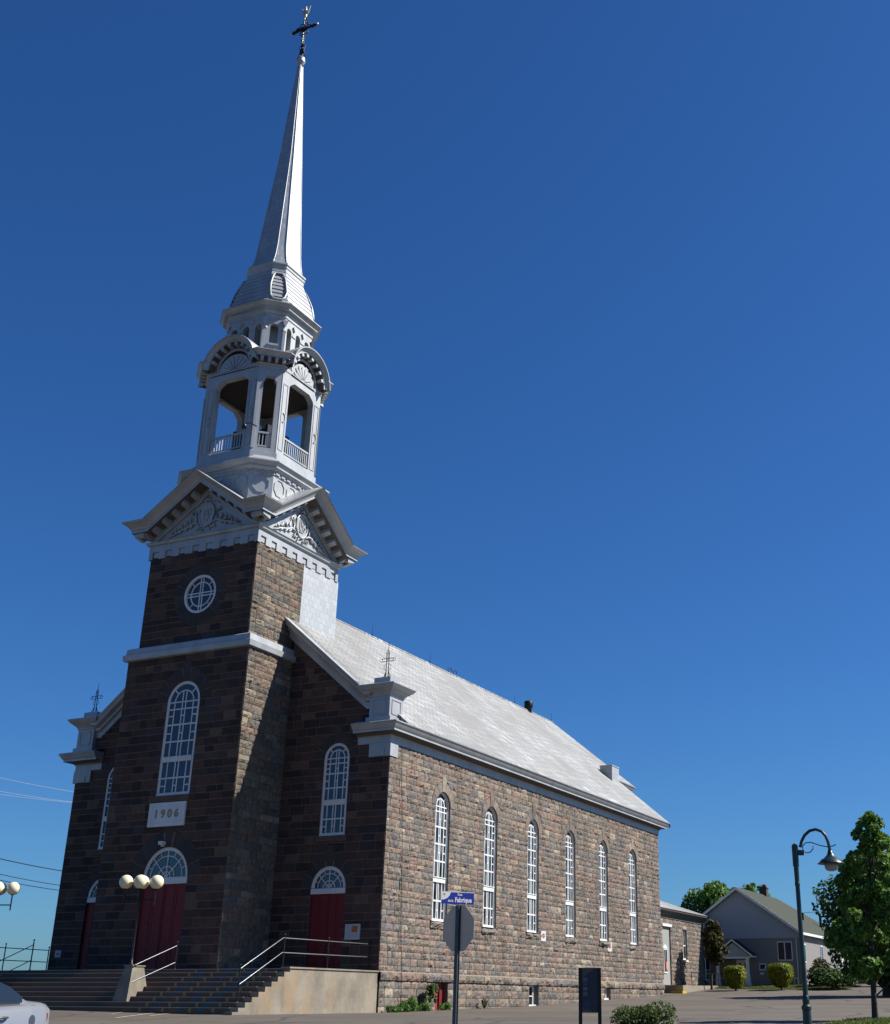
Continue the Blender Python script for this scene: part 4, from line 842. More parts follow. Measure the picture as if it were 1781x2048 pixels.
for d_ in DIRS:
    f = AF(d_); ac = 32.28
    ap = [(-.02, 1.10), (.07, 1.11), (.07, 1.22), (.03, 1.24), (.05, 1.48), (.42, 1.50), (.42, 1.60), (.46, 1.62), (.60, 1.76), (.66, 1.77), (.66, 1.82), (.60, 1.84), (-1.3, 1.84)]
    def al(o, r_, n=22): return [f(r_ * math.cos(PI * k / n), ac + r_ * math.sin(PI * k / n), s_b + o) for k in range(n + 1)]
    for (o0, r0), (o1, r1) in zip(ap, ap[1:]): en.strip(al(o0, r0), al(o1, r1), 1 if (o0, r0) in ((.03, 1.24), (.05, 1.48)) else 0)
    for k in range(1, 9):
        t = PI * k / 9; r0, r1 = 1.30, 1.50; dt = .07
        en.prism(f, [(r0 * math.cos(t - dt), ac + r0 * math.sin(t - dt)), (r0 * math.cos(t + dt), ac + r0 * math.sin(t + dt)), (r1 * math.cos(t + dt), ac + r1 * math.sin(t + dt)), (r1 * math.cos(t - dt), ac + r1 * math.sin(t - dt))], s_b + .04, s_b + .40)
    for s_ in (-1, 1): en.box(f, min(s_ * 1.10, s_ * 1.70), max(s_ * 1.10, s_ * 1.70), 32.04, 32.30, s_b - .2, s_b + .03)
    # fan shell in the tympanum
    en.add([f(1.12 * math.cos(PI * k / 20), 32.06 + 1.12 * math.sin(PI * k / 20), s_b + .012) for k in range(21)], [tuple(range(21))])
    flatbar(en, f, [(-1.1, 32.08), (1.1, 32.08)], .06, s_b, s_b + .07)
    for k in range(0, 8):
        t0, t1 = PI * (k + .12) / 8, PI * (k + .88) / 8; tm_ = (t0 + t1) / 2
        pts = [(.12 * math.cos(tm_), 32.12 + .12 * math.sin(tm_)), (.70 * math.cos(t0), 32.12 + .70 * math.sin(t0)), (.88 * math.cos(t0 + .06), 32.12 + .88 * math.sin(t0 + .06)), (.95 * math.cos(tm_), 32.12 + .95 * math.sin(tm_)), (.88 * math.cos(t1 - .06), 32.12 + .88 * math.sin(t1 - .06)), (.70 * math.cos(t1), 32.12 + .70 * math.sin(t1))]
        en.prism(f, pts, s_b + .01, s_b + .06)
for d_ in CDIRS:
    f = AF(d_); dc = (2 * s_b - c_b) / math.sqrt(2); hw = c_b / math.sqrt(2)
    for u in (-.6, -.2, .2, .6): en.box(f, u * hw * 1.5 - .09, u * hw * 1.5 + .09, 32.28, 32.51, dc, dc + .40)
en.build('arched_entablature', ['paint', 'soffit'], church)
# upper lantern with blind arcades
la = MB(); s_l, c_l = 2.14, .84; zl0, zl1 = 33.0, 36.25
la.loft([octr(s_l - .5, c_l, zl0 - .2), octr(s_l - .5, c_l, zl1)])
octcorn(la, s_l, c_l, [(.0, 33.0), (.16, 33.05), (.14, 33.55), (.05, 33.62)])
def archtop(u, r_, v): return [(u - r_ * math.cos(PI * k / 8), v + r_ * math.sin(PI * k / 8)) for k in range(9)]
for d_ in DIRS:
    f = AF(d_); hw = s_l - c_l
    ed = [-hw, -hw / 3, hw / 3, hw]
    for a, b in zip(ed, ed[1:]): holed(la, f, a - .002, b + .002, 33.5, zl1, s_l - .45, s_l, 33.75, archtop((a + b) / 2, .22, 35.15))
    for a in ed + []: la.box(f, a - .16, a + .16, 34.98, 35.08, s_l - .1, s_l + .05)
    for a in ed[1:-1]: la.prism(f, [(a - .02, 35.35), (a + .02, 35.35), (a + .16, 35.62), (a - .16, 35.62)], s_l, s_l + .10)
for d_ in CDIRS:
    f = AF(d_); hw = c_l / math.sqrt(2); dc = (2 * s_l - c_l) / math.sqrt(2)
    holed(la, f, -hw, hw, 33.5, zl1, dc - .34, dc, 34.0, archtop(0, .24, 35.15)); la.box(f, -.30, .30, 33.9, 34.02, dc, dc + .10)
    for s_ in (-1, 1): la.box(f, s_ * hw - .1, s_ * hw + .06, 33.45, 35.0, dc, dc + .08); la.prism(f, [(s_ * hw - .05, 35.3), (s_ * hw + .05, 35.3), (s_ * hw + .17, 35.66), (s_ * hw - .17, 35.66)], dc, dc + .12)
octcorn(la, s_l, c_l, [(.0, 35.85), (.05, 35.88), (.05, 36.05), (.12, 36.12), (.14, 36.28), (.30, 36.30), (.30, 36.40), (.34, 36.42), (.47, 36.58), (.51, 36.59), (.51, 36.64), (.44, 36.68), (.05, 36.80)])
la.build('lantern', 'paint', church)
# bell-shaped dome
do = MB(); DP = [(2.28, 36.74), (2.17, 36.95), (2.11, 37.2), (2.05, 37.5), (1.98, 37.85), (1.88, 38.2), (1.76, 38.55), (1.63, 38.9), (1.51, 39.25), (1.44, 39.5)]
def dp(z):
    for (a, za), (b, zb_) in zip(DP, DP[1:]):
        if za <= z <= zb_: return a + (b - a) * (z - za) / (zb_ - za)
    return DP[-1][0]
rg = []; z = 36.74
while z < 39.5: rg += [octr(dp(z) + .03, (dp(z) + .03) * .39, z), octr(dp(min(z + .34, 39.5)) - .0, dp(min(z + .34, 39.5)) * .39, min(z + .34, 39.5))]; z += .34
do.loft(rg)
for d_ in CDIRS:      # oval louvred dormer panels on the chamfers
    f = AF(d_); 
    def sd_(z): return (2 * dp(z) - dp(z) * .39) / math.sqrt(2)
    zs = [37.0, 37.2, 37.6, 38.1, 38.6, 38.95, 39.2]; wd = [.26, .42, .47, .46, .40, .33, .2]
    a, b = lean(38); o_ = Vector((0, 0, 0))
    left = [f(-w_, z, sd_(z) + .10) for z, w_ in zip(zs, wd)]; right = [f(w_, z, sd_(z) + .10) for z, w_ in zip(zs, wd)]
    loop = left + right[::-1] + [left[0]]; do.tube(loop, .065, 6)
    for k in range(6):
        z = 37.22 + k * .30; w_ = .37 if k < 5 else .28
        do.hexa([f(-w_, z, sd_(z) - .05), f(w_, z, sd_(z) - .05), f(w_, z, sd_(z) + .08), f(-w_, z, sd_(z) + .08)], [f(-w_, z + .26, sd_(z + .26) - .05), f(w_, z + .26, sd_(z + .26) - .05), f(w_, z + .26, sd_(z + .26) + .035), f(-w_, z + .26, sd_(z + .26) + .035)])
do.build('dome', 'paint', church)
co = MB(); octcorn(co, 1.44, .56, [(0, 39.40), (.02, 39.45), (.02, 39.72), (.06, 39.78), (.06, 39.90), (.12, 39.98), (.12, 40.08), (.02, 40.14)]); co.build('spire_collar', 'paint', church)
sp = MB(); SP = [(1.45, .60, 40.12), (1.33, .54, 40.30), (1.26, .49, 40.6), (1.18, .42, 41.0), (1.10, .36, 41.6), (.56, .13, 49.0), (.145, .035, 56.7)]
sp.loft([octr(*a) for a in SP], 0)
for k in range(8):
    pts = [octr(*a)[k] for a in SP]; sp.tube(pts, [.04] * 5 + [.03, .015], 5, 1)
a, b = lean(57); sp.lathe((a, b + YC, 56.6), [(.17, 0), (.17, .3), (.26, .38), (.30, .5), (.22, .62), (.28, .72), (.22, .82), (.1, .95)], 12, 1)
sp.lathe((a, b + YC, 55.9), [(.2, 0), (.22, .05), (.18, .1)], 10, 1)
sp.build('spire', ['spiretin', 'paint'], church)
cr = MB(); cx, cy = a, b + YC
cr.tube([(cx, cy, 57.3), (cx, cy, 58.6)], [.12, .07], 6); 
for dx in (-.07, .07): cr.tube([(cx + dx, cy, 58.4), (cx + dx, cy, 61.0)], .035, 5)
cr.tube([(cx - 1.0, cy, 59.92), (cx + 1.0, cy, 59.92)], .06, 6); cr.tube([(cx - .95, cy, 60.05), (cx + .95, cy, 60.05)], .035, 5)
rnd = random.Random(4)
for k in range(46):
    u = rnd.uniform(-.95, .95); q = rnd.uniform(-.16, .16); cr.sphere((cx + u, cy + rnd.uniform(-.1, .1), 59.97 + q), .07, 5, 4)
for k in range(26): cr.sphere((cx + rnd.uniform(-.14, .14), cy + rnd.uniform(-.1, .1), rnd.uniform(57.7, 61.1)), .06, 5, 4)
for s_ in (-1, 1):
    for s2 in (-1, 1): cr.tube([(cx + s_ * .1, cy, 59.97 + s2 * .12), (cx + s_ * .35, cy, 59.97 + s2 * .32), (cx + s_ * .3, cy, 59.97 + s2 * .5), (cx + s_ * .14, cy, 59.97 + s2 * .42)], .035, 5)
    cr.tube([(cx + s_ * .34, cy, 57.5), (cx + s_ * .12, cy, 58.0), (cx + s_ * .22, cy, 58.4), (cx + s_ * .06, cy, 58.6)], .04, 5)
cr_o = cr.build('spire_cross', 'iron', church)
q = MB()
for an in (-.5, .0, .5): q.tube([(cx, cy, 61.0), (cx + .22 * math.sin(an), cy, 61.35), (cx + .75 * math.sin(an), cy, 61.35 + .6 * math.cos(an))], [.09, .13, .03], 6)
q.build('gilded_finial', 'gilt', cr_o)
for za, zb2 in ((60.25, 60.9), (58.7, 59.6)): q = MB(); q.tube([(cx, cy - .05, za), (cx, cy - .05, zb2)], .045, 6); q.build('gilded_strip', 'gilt', cr_o)
for s_ in (-1, 1): q = MB(); q.sphere((cx + s_ * 1.06, cy, 59.98), .09, 8, 6); q.build('gilded_tip', 'gilt', cr_o)


# ================================================================== STEPS
st = empty('concrete_steps', (0, -8, -1.7), 'wide worn concrete steps with blue and yellow painted patches below the church doors', 'steps')
YF = -9.8; TR = .39; NS = 9; RH = 1.74 / NS; YT = YF + TR * (NS - 1)
s = MB()
for k in range(NS):
    y = YF + TR * k; zt = -1.74 + RH * (k + 1) - (.06 if k == NS - 1 else 0)
    s.wbox(-14, 9.80, y, YT + .3, -2.2 if k == 0 else zt - RH, zt)
    s.wbox(-14, 9.80, y - .022, y + .02, zt - .028, zt + .006, 1)
s.wbox(-14, 9.80, YT + .3, -.01, -2.2, -.065)
trd = s
s = MB(); f = SIDE(9.8); poly = [(YF - .12, -2.3), (YF - .12, -1.70)]
for k in range(NS): zt = -1.74 + RH * (k + 1) - (.06 if k == NS - 1 else 0) - .03; poly += [(YF + TR * k - (.0), -1.74 + RH * k - .03), (YF + TR * k, zt)]
poly = [(YF - .12, -2.3), (YF - .12, -1.77)] + poly[2:] + [(0, poly[-1][1]), (0, -2.3)]
n = len(poly)
# split in convex columns
for k in range(NS):
    y0 = YF + TR * k; y1 = YF + TR * (k + 1) if k < NS - 1 else -.01; zt = -1.74 + RH * (k + 1) - (.06 if k == NS - 1 else 0) - .004
    s.wbox(9.805, 10.20, y0, y1, -2.3, zt)
s.wbox(9.805, 10.20, YF - .35, YF, -2.3, -1.70)
s.wbox(9.78, 10.25, YT - .1, -.02, -.062, .0)
s.build('side_wall', 'concrete', st)
s = trd
for k in range(NS):
    y = YF + TR * k - .034; z0 = -1.74 + RH * k + .01; z1 = -1.74 + RH * (k + 1) - (.06 if k == NS - 1 else 0) - .032
    rr = random.Random(k)
    for x in (5.32, 6.50, 7.85, 9.0): s.wbox(x - .07, x + .07, y + .029, y + .031, z0, z1, 2)
    for x in (5.9, 7.2 + rr.uniform(-.1, .2), 8.35): 
        w_ = .085 + (.09 if rr.random() < .3 else 0); s.wbox(x - w_, x + w_, y + .029, y + .031, z0, z1, 3)
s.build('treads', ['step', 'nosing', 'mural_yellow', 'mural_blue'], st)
def pier(x):
    s = MB(); s.hexa([(x - .38, -9.30, -1.40), (x + .40, -9.30, -1.40), (x + .40, -8.0, -1.40), (x - .38, -8.0, -1.40)], [(x - .26, -8.92, .0), (x + .16, -8.92, .0), (x + .16, -8.25, .0), (x - .26, -8.25, .0)])
    s.hexa([(x - .30, -8.96, .0), (x + .20, -8.96, .0), (x + .20, -8.2, .0), (x - .30, -8.2, .0)], [(x - .30, -8.96, .05), (x + .20, -8.96, .05), (x + .20, -8.2, .05), (x - .30, -8.2, .05)])
    s.build('pier', 'concrete', st)
pier(3.72); pier(-4.75)
# railings
def railing(pts_posts, rails, loc, label, m='steel'):
    e = empty('railing', loc, label, 'railing', 'railings of the church steps'); 
    for (p, h) in pts_posts:
        s = MB(); s.tube([p, (p[0], p[1], p[2] + h)], .028, 8); s.sphere((p[0], p[1], p[2] + h + .06), .045, 8, 6); s.lathe(p, [(.07, 0), (.06, .03), (.03, .04)], 8); s.build('post', 'black', e)
    for r_ in rails: s = MB(); s.tube(r_, .021, 8); s.build('rail', m, e)
xr = 9.72
railing([((xr, YF + .5, -1.36), 1.30), ((xr, YT + .1, -.06), 1.25), ((xr, -3.4, -.06), 1.25), ((xr, -.1, -.06), 1.25)],
        [[(xr, YF + .5, -.14), (xr, YT, 1.12), (xr, -.1, 1.14)], [(xr, YF + .5, -.72), (xr, YT, .55), (xr, -.1, .58)]], (xr, -8, -1.4), 'steel railing climbing the right edge of the steps to the church corner')
xm = 3.98
railing([((xm, YT + .2, -.06), 1.05)], [[(xm, -8.9, .05), (xm, YT + .2, .90)], [(xm, -9.0, -.62), (xm, YT + .2, .22)]], (xm, -7, -.1), 'steel railing on the middle of the steps beside the lamp pier')
xl = -4.5
railing([((xl, YT + .2, -.06), 1.25)], [[(xl, -9.6, -.28), (xl, YT + .2, 1.05)], [(xl, -9.6, -.95), (xl, YT + .2, .38)]], (xl, -7, -.1), 'dark sloping railing on the left flight of the steps')
xe = -10.1
railing([((xe, -.15, -.06), 1.25), ((xe, -3.0, -.06), 1.3), ((xe, -6.2, -.06), 1.25)], [[(xe, -.15, 1.1), (xe, -6.2, 1.14)], [(xe, -.15, .52), (xe, -6.2, .55)]], (xe, -3, -.1), 'dark level railing at the left edge of the landing against the sky', 'black')

# globe lamps on the piers
def globe_lamp(x, y, z, label):
    e = empty('globe_lamp', (x, y, z), label, 'street lamp', 'globe lamps on the stair piers')
    s = MB(); s.lathe((x, y, z), [(.13, 0), (.12, .05), (.06, .08), (.055, .3), (.045, .35), (.042, 3.05), (.06, 3.07), (.06, 3.12)], 10); s.build('post', 'black', e)
    s = MB()
    for k in range(4):
        a_ = PI / 4 * .0 + k * PI / 2 + .0; dx, dy = .66 * math.cos(a_ + .43), .66 * math.sin(a_ + .43)
        if k % 2: dx *= .2; dy *= .2
        s.tube([(x, y, z + 2.62), (x + dx, y + dy, z + 2.62)], .028, 6); s.tube([(x + dx, y + dy, z + 2.38), (x + dx, y + dy, z + 3.1)], .03, 6); s.lathe((x + dx, y + dy, z + 3.04), [(.04, 0), (.12, .04), (.13, .08)], 10)
    s.build('arms', 'black', e)
    for k in range(4):
        a_ = k * PI / 2; dx, dy = .66 * math.cos(a_ + .43), .66 * math.sin(a_ + .43)
        if k % 2: dx *= .2; dy *= .2
        s = MB(); s.sphere((x + dx, y + dy, z + 3.34), .29, 20, 14); s.build('globe', 'globe', e)
globe_lamp(3.5, -8.62, .05, 'black lamp post with cream globes on the right stair pier before the main door')
globe_lamp(-4.9, -8.62, .05, 'black lamp post with cream globes cut by the left edge of the photo')

# notices and small signs on the wall
e = empty('notice_board', (8.7, -.06, 1.7), 'glazed notice board with white papers and an orange sheet beside the right church door', 'notice board')
s = MB(); s.box(fN, 8.32, 9.12, 1.36, 2.04, .03, .12); s.build('case', 'casing', e)
s = MB(); s.box(fN, 8.38, 9.06, 1.42, 1.98, .12, .128); s.build('papers', 'paper', e); s = MB(); s.box(fN, 8.70, 9.02, 1.68, 1.96, .128, .136); s.build('orange_sheet', 'orange', e)
e = empty('wall_notice', (-9.3, -.05, .8), 'small pale notice low on the left end of the church front', 'sign'); s = MB(); s.box(fN, -9.75, -9.35, .75, 1.1, .03, .05); s.build('plate', 'casing', e); s = MB(); s.box(fN, -9.64, -9.46, .88, .96, .05, .055); s.build('red_marks', 'signred', e)
for k, (y, z, lb) in enumerate([(17.6, 2.30, 'small white sign with red mark below and between third and fourth tall side windows'), (27.9, 2.1, 'small white sign with red mark below and between fifth and sixth tall side windows')]):
    e = empty('wall_sign', (W + .1, y, z), lb, 'sign', 'small no parking signs on the side wall'); f = Fr((W + .09, y, z), (.94, -.34, 0))
    s = MB(); s.box(f, -.2, .2, -.28, .28, 0, .02); s.build('plate', 'signwhite', e)
    s = MB(); s.box(f, -.02, .02, -.12, .12, .02, .026); flatbar(s, f, arcpts(0, .02, .11, 16, 0, 2 * PI), .03, .02, .027); flatbar(s, f, [(-.08, .10), (.08, -.06)], .03, .02, .028); s.build('red_mark', 'signred', e)

# ================================================================== SIDE ANNEX (sacristy)
an = empty('stone_annex', (7.5, 50, -.6), 'low stone annex behind the church with grey panel door and shallow tin roof', 'annex')
sA = SIDE(7.5); AY0, AY1 = 44.6, 56.3
s = MB(); stonewall(s, sA, lambda v: (AY0 - 5, AY1), [-1.2, .05, 2.0, 4.4, 5.1], [Hole(46.9, .95, .05, 4.4, kind='rect'), Hole(51.4, .55, 2.0, 4.4, kind='rect')], h=.34, wr=(.36, .8), w=.06, seed=41, depth=.14)
s.wbox(-3, 7.49, AY1 - .3, AY1 - .02, -1.3, 5.1, 0); s.wbox(-3, -2.7, 40, AY1, -1.3, 5.1, 0); s.build('wall', ['rock', 'mortar'], an)
s = MB(); s.box(sA, 45.95, 47.85, .05, 4.4, -0.140, -0.080); d_o = s.build('door_panel', 'side_door', an)
s = MB(); s.box(sA, 46.25, 47.1, .9 , 2.75, -0.080, -0.020); s.prism(sA, [(46.15, 2.75), (47.2, 2.75), (46.67, 3.05)], -0.080, 0.000); wd_o = s.build('window', 'white', d_o)
s = MB(); s.box(sA, 46.34, 46.64, 1.0, 2.65, -0.020, -0.012); s.box(sA, 46.71, 47.01, 1.0, 2.65, -0.020, -0.012)
s.build('door_glass', 'glass_plain', d_o); s = MB(); s.box(sA, 46.6, 46.98, 1.2, 1.75, -0.012, -0.006); s.build('orange_notice', 'orange', d_o)
s = MB(); s.box(sA, 50.85, 51.95, 2.0, 4.4, -0.140, -0.100); w_o = s.build('window', 'white', an); s = MB(); s.box(sA, 50.98, 51.3, 2.15, 4.3, -0.100, -0.092); s.box(sA, 51.38, 51.85, 2.15, 3.1, -0.100, -0.092); s.box(sA, 51.38, 51.85, 3.2, 4.3, -0.100, -0.092); s.build('glass', 'glass', w_o)
s = MB(); s.box(sA, 50.8, 52.0, 1.88, 2.02, -.3, .1); s.build('sill', 'white', w_o)
s = MB(); s.box(sA, 45.8, 48.0, 4.42, 4.62, 0, .12); s.build('lintel_board', 'white', an)
s = MB(); ap_ = [(.04, 5.0), (.10, 5.05), (.10, 5.25), (.30, 5.40), (.34, 5.50), (.52, 5.58), (.56, 5.70)]
for (o0, z0), (o1, z1) in zip(ap_, ap_[1:]): s.strip([Vector((7.5 + o0, 39, z0)), Vector((7.5 + o0, AY1 + o0, z0)), Vector((-3, AY1 + o0, z0))], [Vector((7.5 + o1, 39, z1)), Vector((7.5 + o1, AY1 + o1, z1)), Vector((-3, AY1 + o1, z1))])
s.build('eaves', 'darktrim', an)
s = MB(); s.quad((8.1, 39, 5.72), (8.1, AY1 + .6, 5.72), (4.6, 52.0, 7.05), (4.6, 39, 7.05)); s.add([(8.1, AY1 + .6, 5.72), (-3, AY1 + .6, 5.72), (1, 52, 7.05), (4.6, 52.0, 7.05)], [(0, 1, 2, 3)]); s.quad((4.6, 39, 7.05), (4.6, 52, 7.05), (-3, 52, 6.9), (-3, 39, 6.9)); s.build('roof', 'roof', an)
s = MB(); s.tube([(7.62, AY1 + .1, 5.2), (7.62, AY1 + .1, .6), (7.9, AY1 + .3, .25)], .05, 8); s.build('downpipe', 'white', an)
# ramp
e = empty('ramp', (8.4, 50, -.6), 'low concrete ramp along the stone annex wall below its thin black rail', 'ramp')
s = MB(); s.hexa([(7.6, 48.0, -1.3), (9.2, 48.0, -1.3), (9.2, 57, -1.0), (7.6, 57, -1.0)], [(7.6, 48.0, .0), (9.2, 48.0, .0), (9.2, 57, .1), (7.6, 57, .1)]); s.wbox(7.6, 9.2, 45.6, 47.99, -1.3, .0); s.build('slab', 'concrete', e)
e = empty('ramp_railing', (9.1, 50, 0), 'thin black pipe railing along the annex ramp', 'railing')
for y in (48.1, 50.4, 52.7, 55.2): s = MB(); s.tube([(9.1, y, .0), (9.1, y, 1.0)], .025, 6); s.build('post', 'black', e)
s = MB(); s.tube([(9.1, 48.1, 1.0), (9.1, 56.9, .98)], .025, 6); s.build('rail', 'black', e); s = MB(); s.tube([(9.1, 48.1, .5), (9.1, 56.9, .5)], .02, 6); s.build('rail', 'black', e)
for y in (58.5, 60.5): s = MB(); s.tube([(9.6, y - 1.4, .0), (9.6, y - 1.4, .9)], .025, 6); s.build('post', 'black', e)
p_ = ray(1362, 1990, 96)
e = MB(); e.wbox(8.6, 9.5, 44.6, 45.5, -.72, -.42); e_o = e.build('yellow_kerb', 'yellow'); tag(e_o, 'yellow painted concrete block at the foot of the annex door', 'kerb block')

# ================================================================== HOUSE
ho = empty('house', (10.4, 58, .1), 'grey gabled house with green shingle roof and small white porch behind the car park', 'house')
HX0, HX1, HY, HE = 5.1, 15.6, 58, 79; fH = FRONT(HY); sH = SIDE(HX1); AX = 10.35
s = MB(); s.wbox(HX0, HX1, HY, HE, -.6, 4.2); s.build('wall', 'siding_grey', ho)
s = MB(); s.prism(fH, [(HX0 - .02, 3.93), (HX1 + .02, 3.93), (HX1 + .02, 4.4), (AX, 8.0), (HX0 - .02, 4.4)], -.1, .05); s.build('gable', 'siding_light', ho)
s = MB()
def hz(x, o=0): return 8.25 - (abs(x - AX)) * .69 + o
ends = [(-1, 4.8), (1, 15.95)]
RE = 71.6; CE = 79.4
for (s_, xe_) in ends:
    zz = 8.25 - abs(xe_ - AX) * .69
    a, b, c_, d_ = Vector((AX, HY - .45, 8.25)), Vector((xe_, HY - .45, zz)), Vector((xe_, CE, zz)), Vector((AX, RE, 8.25))
    dn = Vector((0, 0, -.14)); s.hexa([a + dn, b + dn, c_ + dn, d_ + dn], [a, b, c_, d_])
s.add([(AX, RE, 8.25), (15.95, CE, 8.25 - 5.6 * .69), (4.8, CE, 8.25 - 5.55 * .69)], [(0, 1, 2)])
s.build('roof', 'green_roof', ho)
s = MB(); fb = FRONT(HY - .46)
for xe_ in (4.8, 15.95):
    z_ = 8.25 - abs(xe_ - AX) * .69; s.prism(fb, [(AX, 8.24), (xe_, z_ - .01), (xe_, z_ - .26), (AX, 7.97)], 0, .05)
s.wbox(15.9, 16.04, HY - .4, CE, 4.16, 4.36); s.build('bargeboard', 'white', ho)
s = MB(); s.wbox(10.05, 10.65, 66.7, 67.4, 7.6, 8.82); s.wbox(9.99, 10.71, 66.63, 67.47, 8.82, 8.92); s.lathe((10.37, 67.1, 8.92), [(.2, 0), (.2, .2), (.15, .3)], 8); s.build('chimney', 'brickchim', ho)
s = MB(); s.lathe((13.6, 68, 5.8), [(.12, 0), (.12, .7), (.2, .72), (.2, .85)], 8); s.build('roof_vent', 'black', ho)
def hwin(f, u0, u1, v0, v1, mull=True, par=ho):
    s = MB(); s.box(f, u0, u1, v0, v1, -.02, .06); o_ = s.build('window', 'white', par); g = MB()
    if mull: m_ = (u0 + u1) / 2; g.box(f, u0 + .08, m_ - .05, v0 + .09, v1 - .09, .06, .068); g.box(f, m_ + .05, u1 - .08, v0 + .09, v1 - .09, .06, .068)
    else: g.box(f, u0 + .08, u1 - .08, v0 + .09, v1 - .09, .06, .068)
    g.build('glass', 'glass_front', o_)
hwin(fH, 13.62, 14.92, 2.1, 3.66); hwin(fH, 5.6, 7.6, 1.35, 2.5); hwin(fH, 11.95, 12.55, 1.35, 1.9, False)
hwin(fH, 14.9, 15.25, -.1, .75, False)
for y0, y1, z0 in ((58.7, 59.8, 2.0), (65.5, 66.4, 2.1), (69.5, 70.4, 2.1), (58.8, 59.6, -.2)): hwin(sH, y0, y1, z0, z0 + (1.5 if z0 > 1 else .6), False)
s = MB(); s.tube([(15.72, HY - .3, 4.2), (15.72, HY - .02, 3.8), (15.72, HY - .02, .2)], .05, 8); s.tube([(15.3, HY - .07, 3.9), (15.3, HY - .07, .1)], .04, 8); s.build('downpipe', 'white', ho)
# porch
s = MB(); fP = FRONT(56.4)
s.prism(fP, [(8.75, 2.38), (11.55, 2.38), (11.55, 2.5), (10.1, 3.55), (8.75, 2.55)], -1.5, -.05); s.build('porch_gable', 'siding_light', ho)
s = MB(); s.prism(fP, [(8.45, 2.42), (10.1, 3.70), (10.1, 3.84), (8.35, 2.5)], -1.58, .1); s.prism(fP, [(11.75, 2.42), (10.1, 3.70), (10.1, 3.84), (11.85, 2.5)], -1.58, .1); s.build('porch_roof', 'dark_roof', ho)
s = MB(); s.prism(fP, [(8.35, 2.36), (10.1, 3.70), (10.1, 3.84), (8.3, 2.48)], .1, .15); s.prism(fP, [(11.85, 2.36), (10.1, 3.70), (10.1, 3.84), (11.9, 2.48)], .1, .15); s.box(fP, 8.6, 11.6, 2.26, 2.40, -.1, .04); s.box(fP, 11.5, 12.1, 2.36, 2.46, -.3, .05); s.build('porch_trim', 'white', ho)
for x in (8.72, 11.35):
    s = MB(); s.wbox(x - .12, x + .12, 56.35, 56.6, .0, 2.28); s.hexa([(x - .22, 56.25, -.1), (x + .22, 56.25, -.1), (x + .22, 56.7, -.1), (x - .22, 56.7, -.1)], [(x - .14, 56.33, .95), (x + .14, 56.33, .95), (x + .14, 56.62, .95), (x - .14, 56.62, .95)]); s.build('porch_post', 'white', ho)
s = MB(); s.box(fH, 9.95, 11.0, .0, 2.2, 0, .05); d_o = s.build('door', 'white', ho); s = MB(); s.box(fH, 10.12, 10.36, .95, 1.95, .05, .058); s.box(fH, 10.58, 10.82, .95, 1.95, .05, .058); s.build('door_glass', 'glass_plain', d_o)
s = MB(); s.wbox(8.4, 11.9, 56.2, 58, -.4, -.0); s.build('porch_floor', 'concrete', ho)
s = MB(); s.box(fH, 12.0, 12.3, 1.0, 1.15, .0, .12); s.build('letter_box', 'white', ho)
# side stairs with white balustrade
e = empty('white_stair', (17, 66, .3), 'white outdoor stair rail beside the right wall of the house', 'stair')
for k in range(7): s = MB(); s.wbox(16.0, 17.0, 66 + k * .3, 66.3 + k * .3, .2, .4 + k * .18); s.build('step', 'white', e)
s = MB(); s.tube([(17, 65.6, 1.2), (17, 68.4, 2.6)], .05, 6); 
for k in range(8): s.tube([(17, 65.7 + k * .36, .3), (17, 65.7 + k * .36, 1.25 + k * .18)], .03, 5)
s.build('handrail', 'white', e)

# ================================================================== VEGETATION
def leafcloud(mb, clumps, n, size, rnd, flat=.4):
    tot = sum(c[1] ** 2 for c in clumps)
    for c, r_, sc in clumps:
        k = int(n * r_ ** 2 / tot)
        for _ in range(k):
            d = Vector((rnd.gauss(0, 1), rnd.gauss(0, 1), rnd.gauss(0, 1))).normalized() * (r_ * rnd.uniform(.45, 1.02) ** .6)
            p = c + Vector((d.x * sc[0], d.y * sc[1], d.z * sc[2]))
            nrm = (d.normalized() * .7 + Vector((rnd.gauss(0, .6), rnd.gauss(0, .6), rnd.gauss(.35, .5)))).normalized()
            a = nrm.cross(Vector((rnd.gauss(0, 1), rnd.gauss(0, 1), rnd.gauss(0, 1)))).normalized(); b = nrm.cross(a); s_ = size * rnd.uniform(.6, 1.3)
            mb.add([p - a * s_ * .5, p - b * s_ * .36 + nrm * s_ * .1, p + a * s_ * .5, p + b * s_ * .36 + nrm * s_ * .1], [(0, 1, 2, 3)], 0)
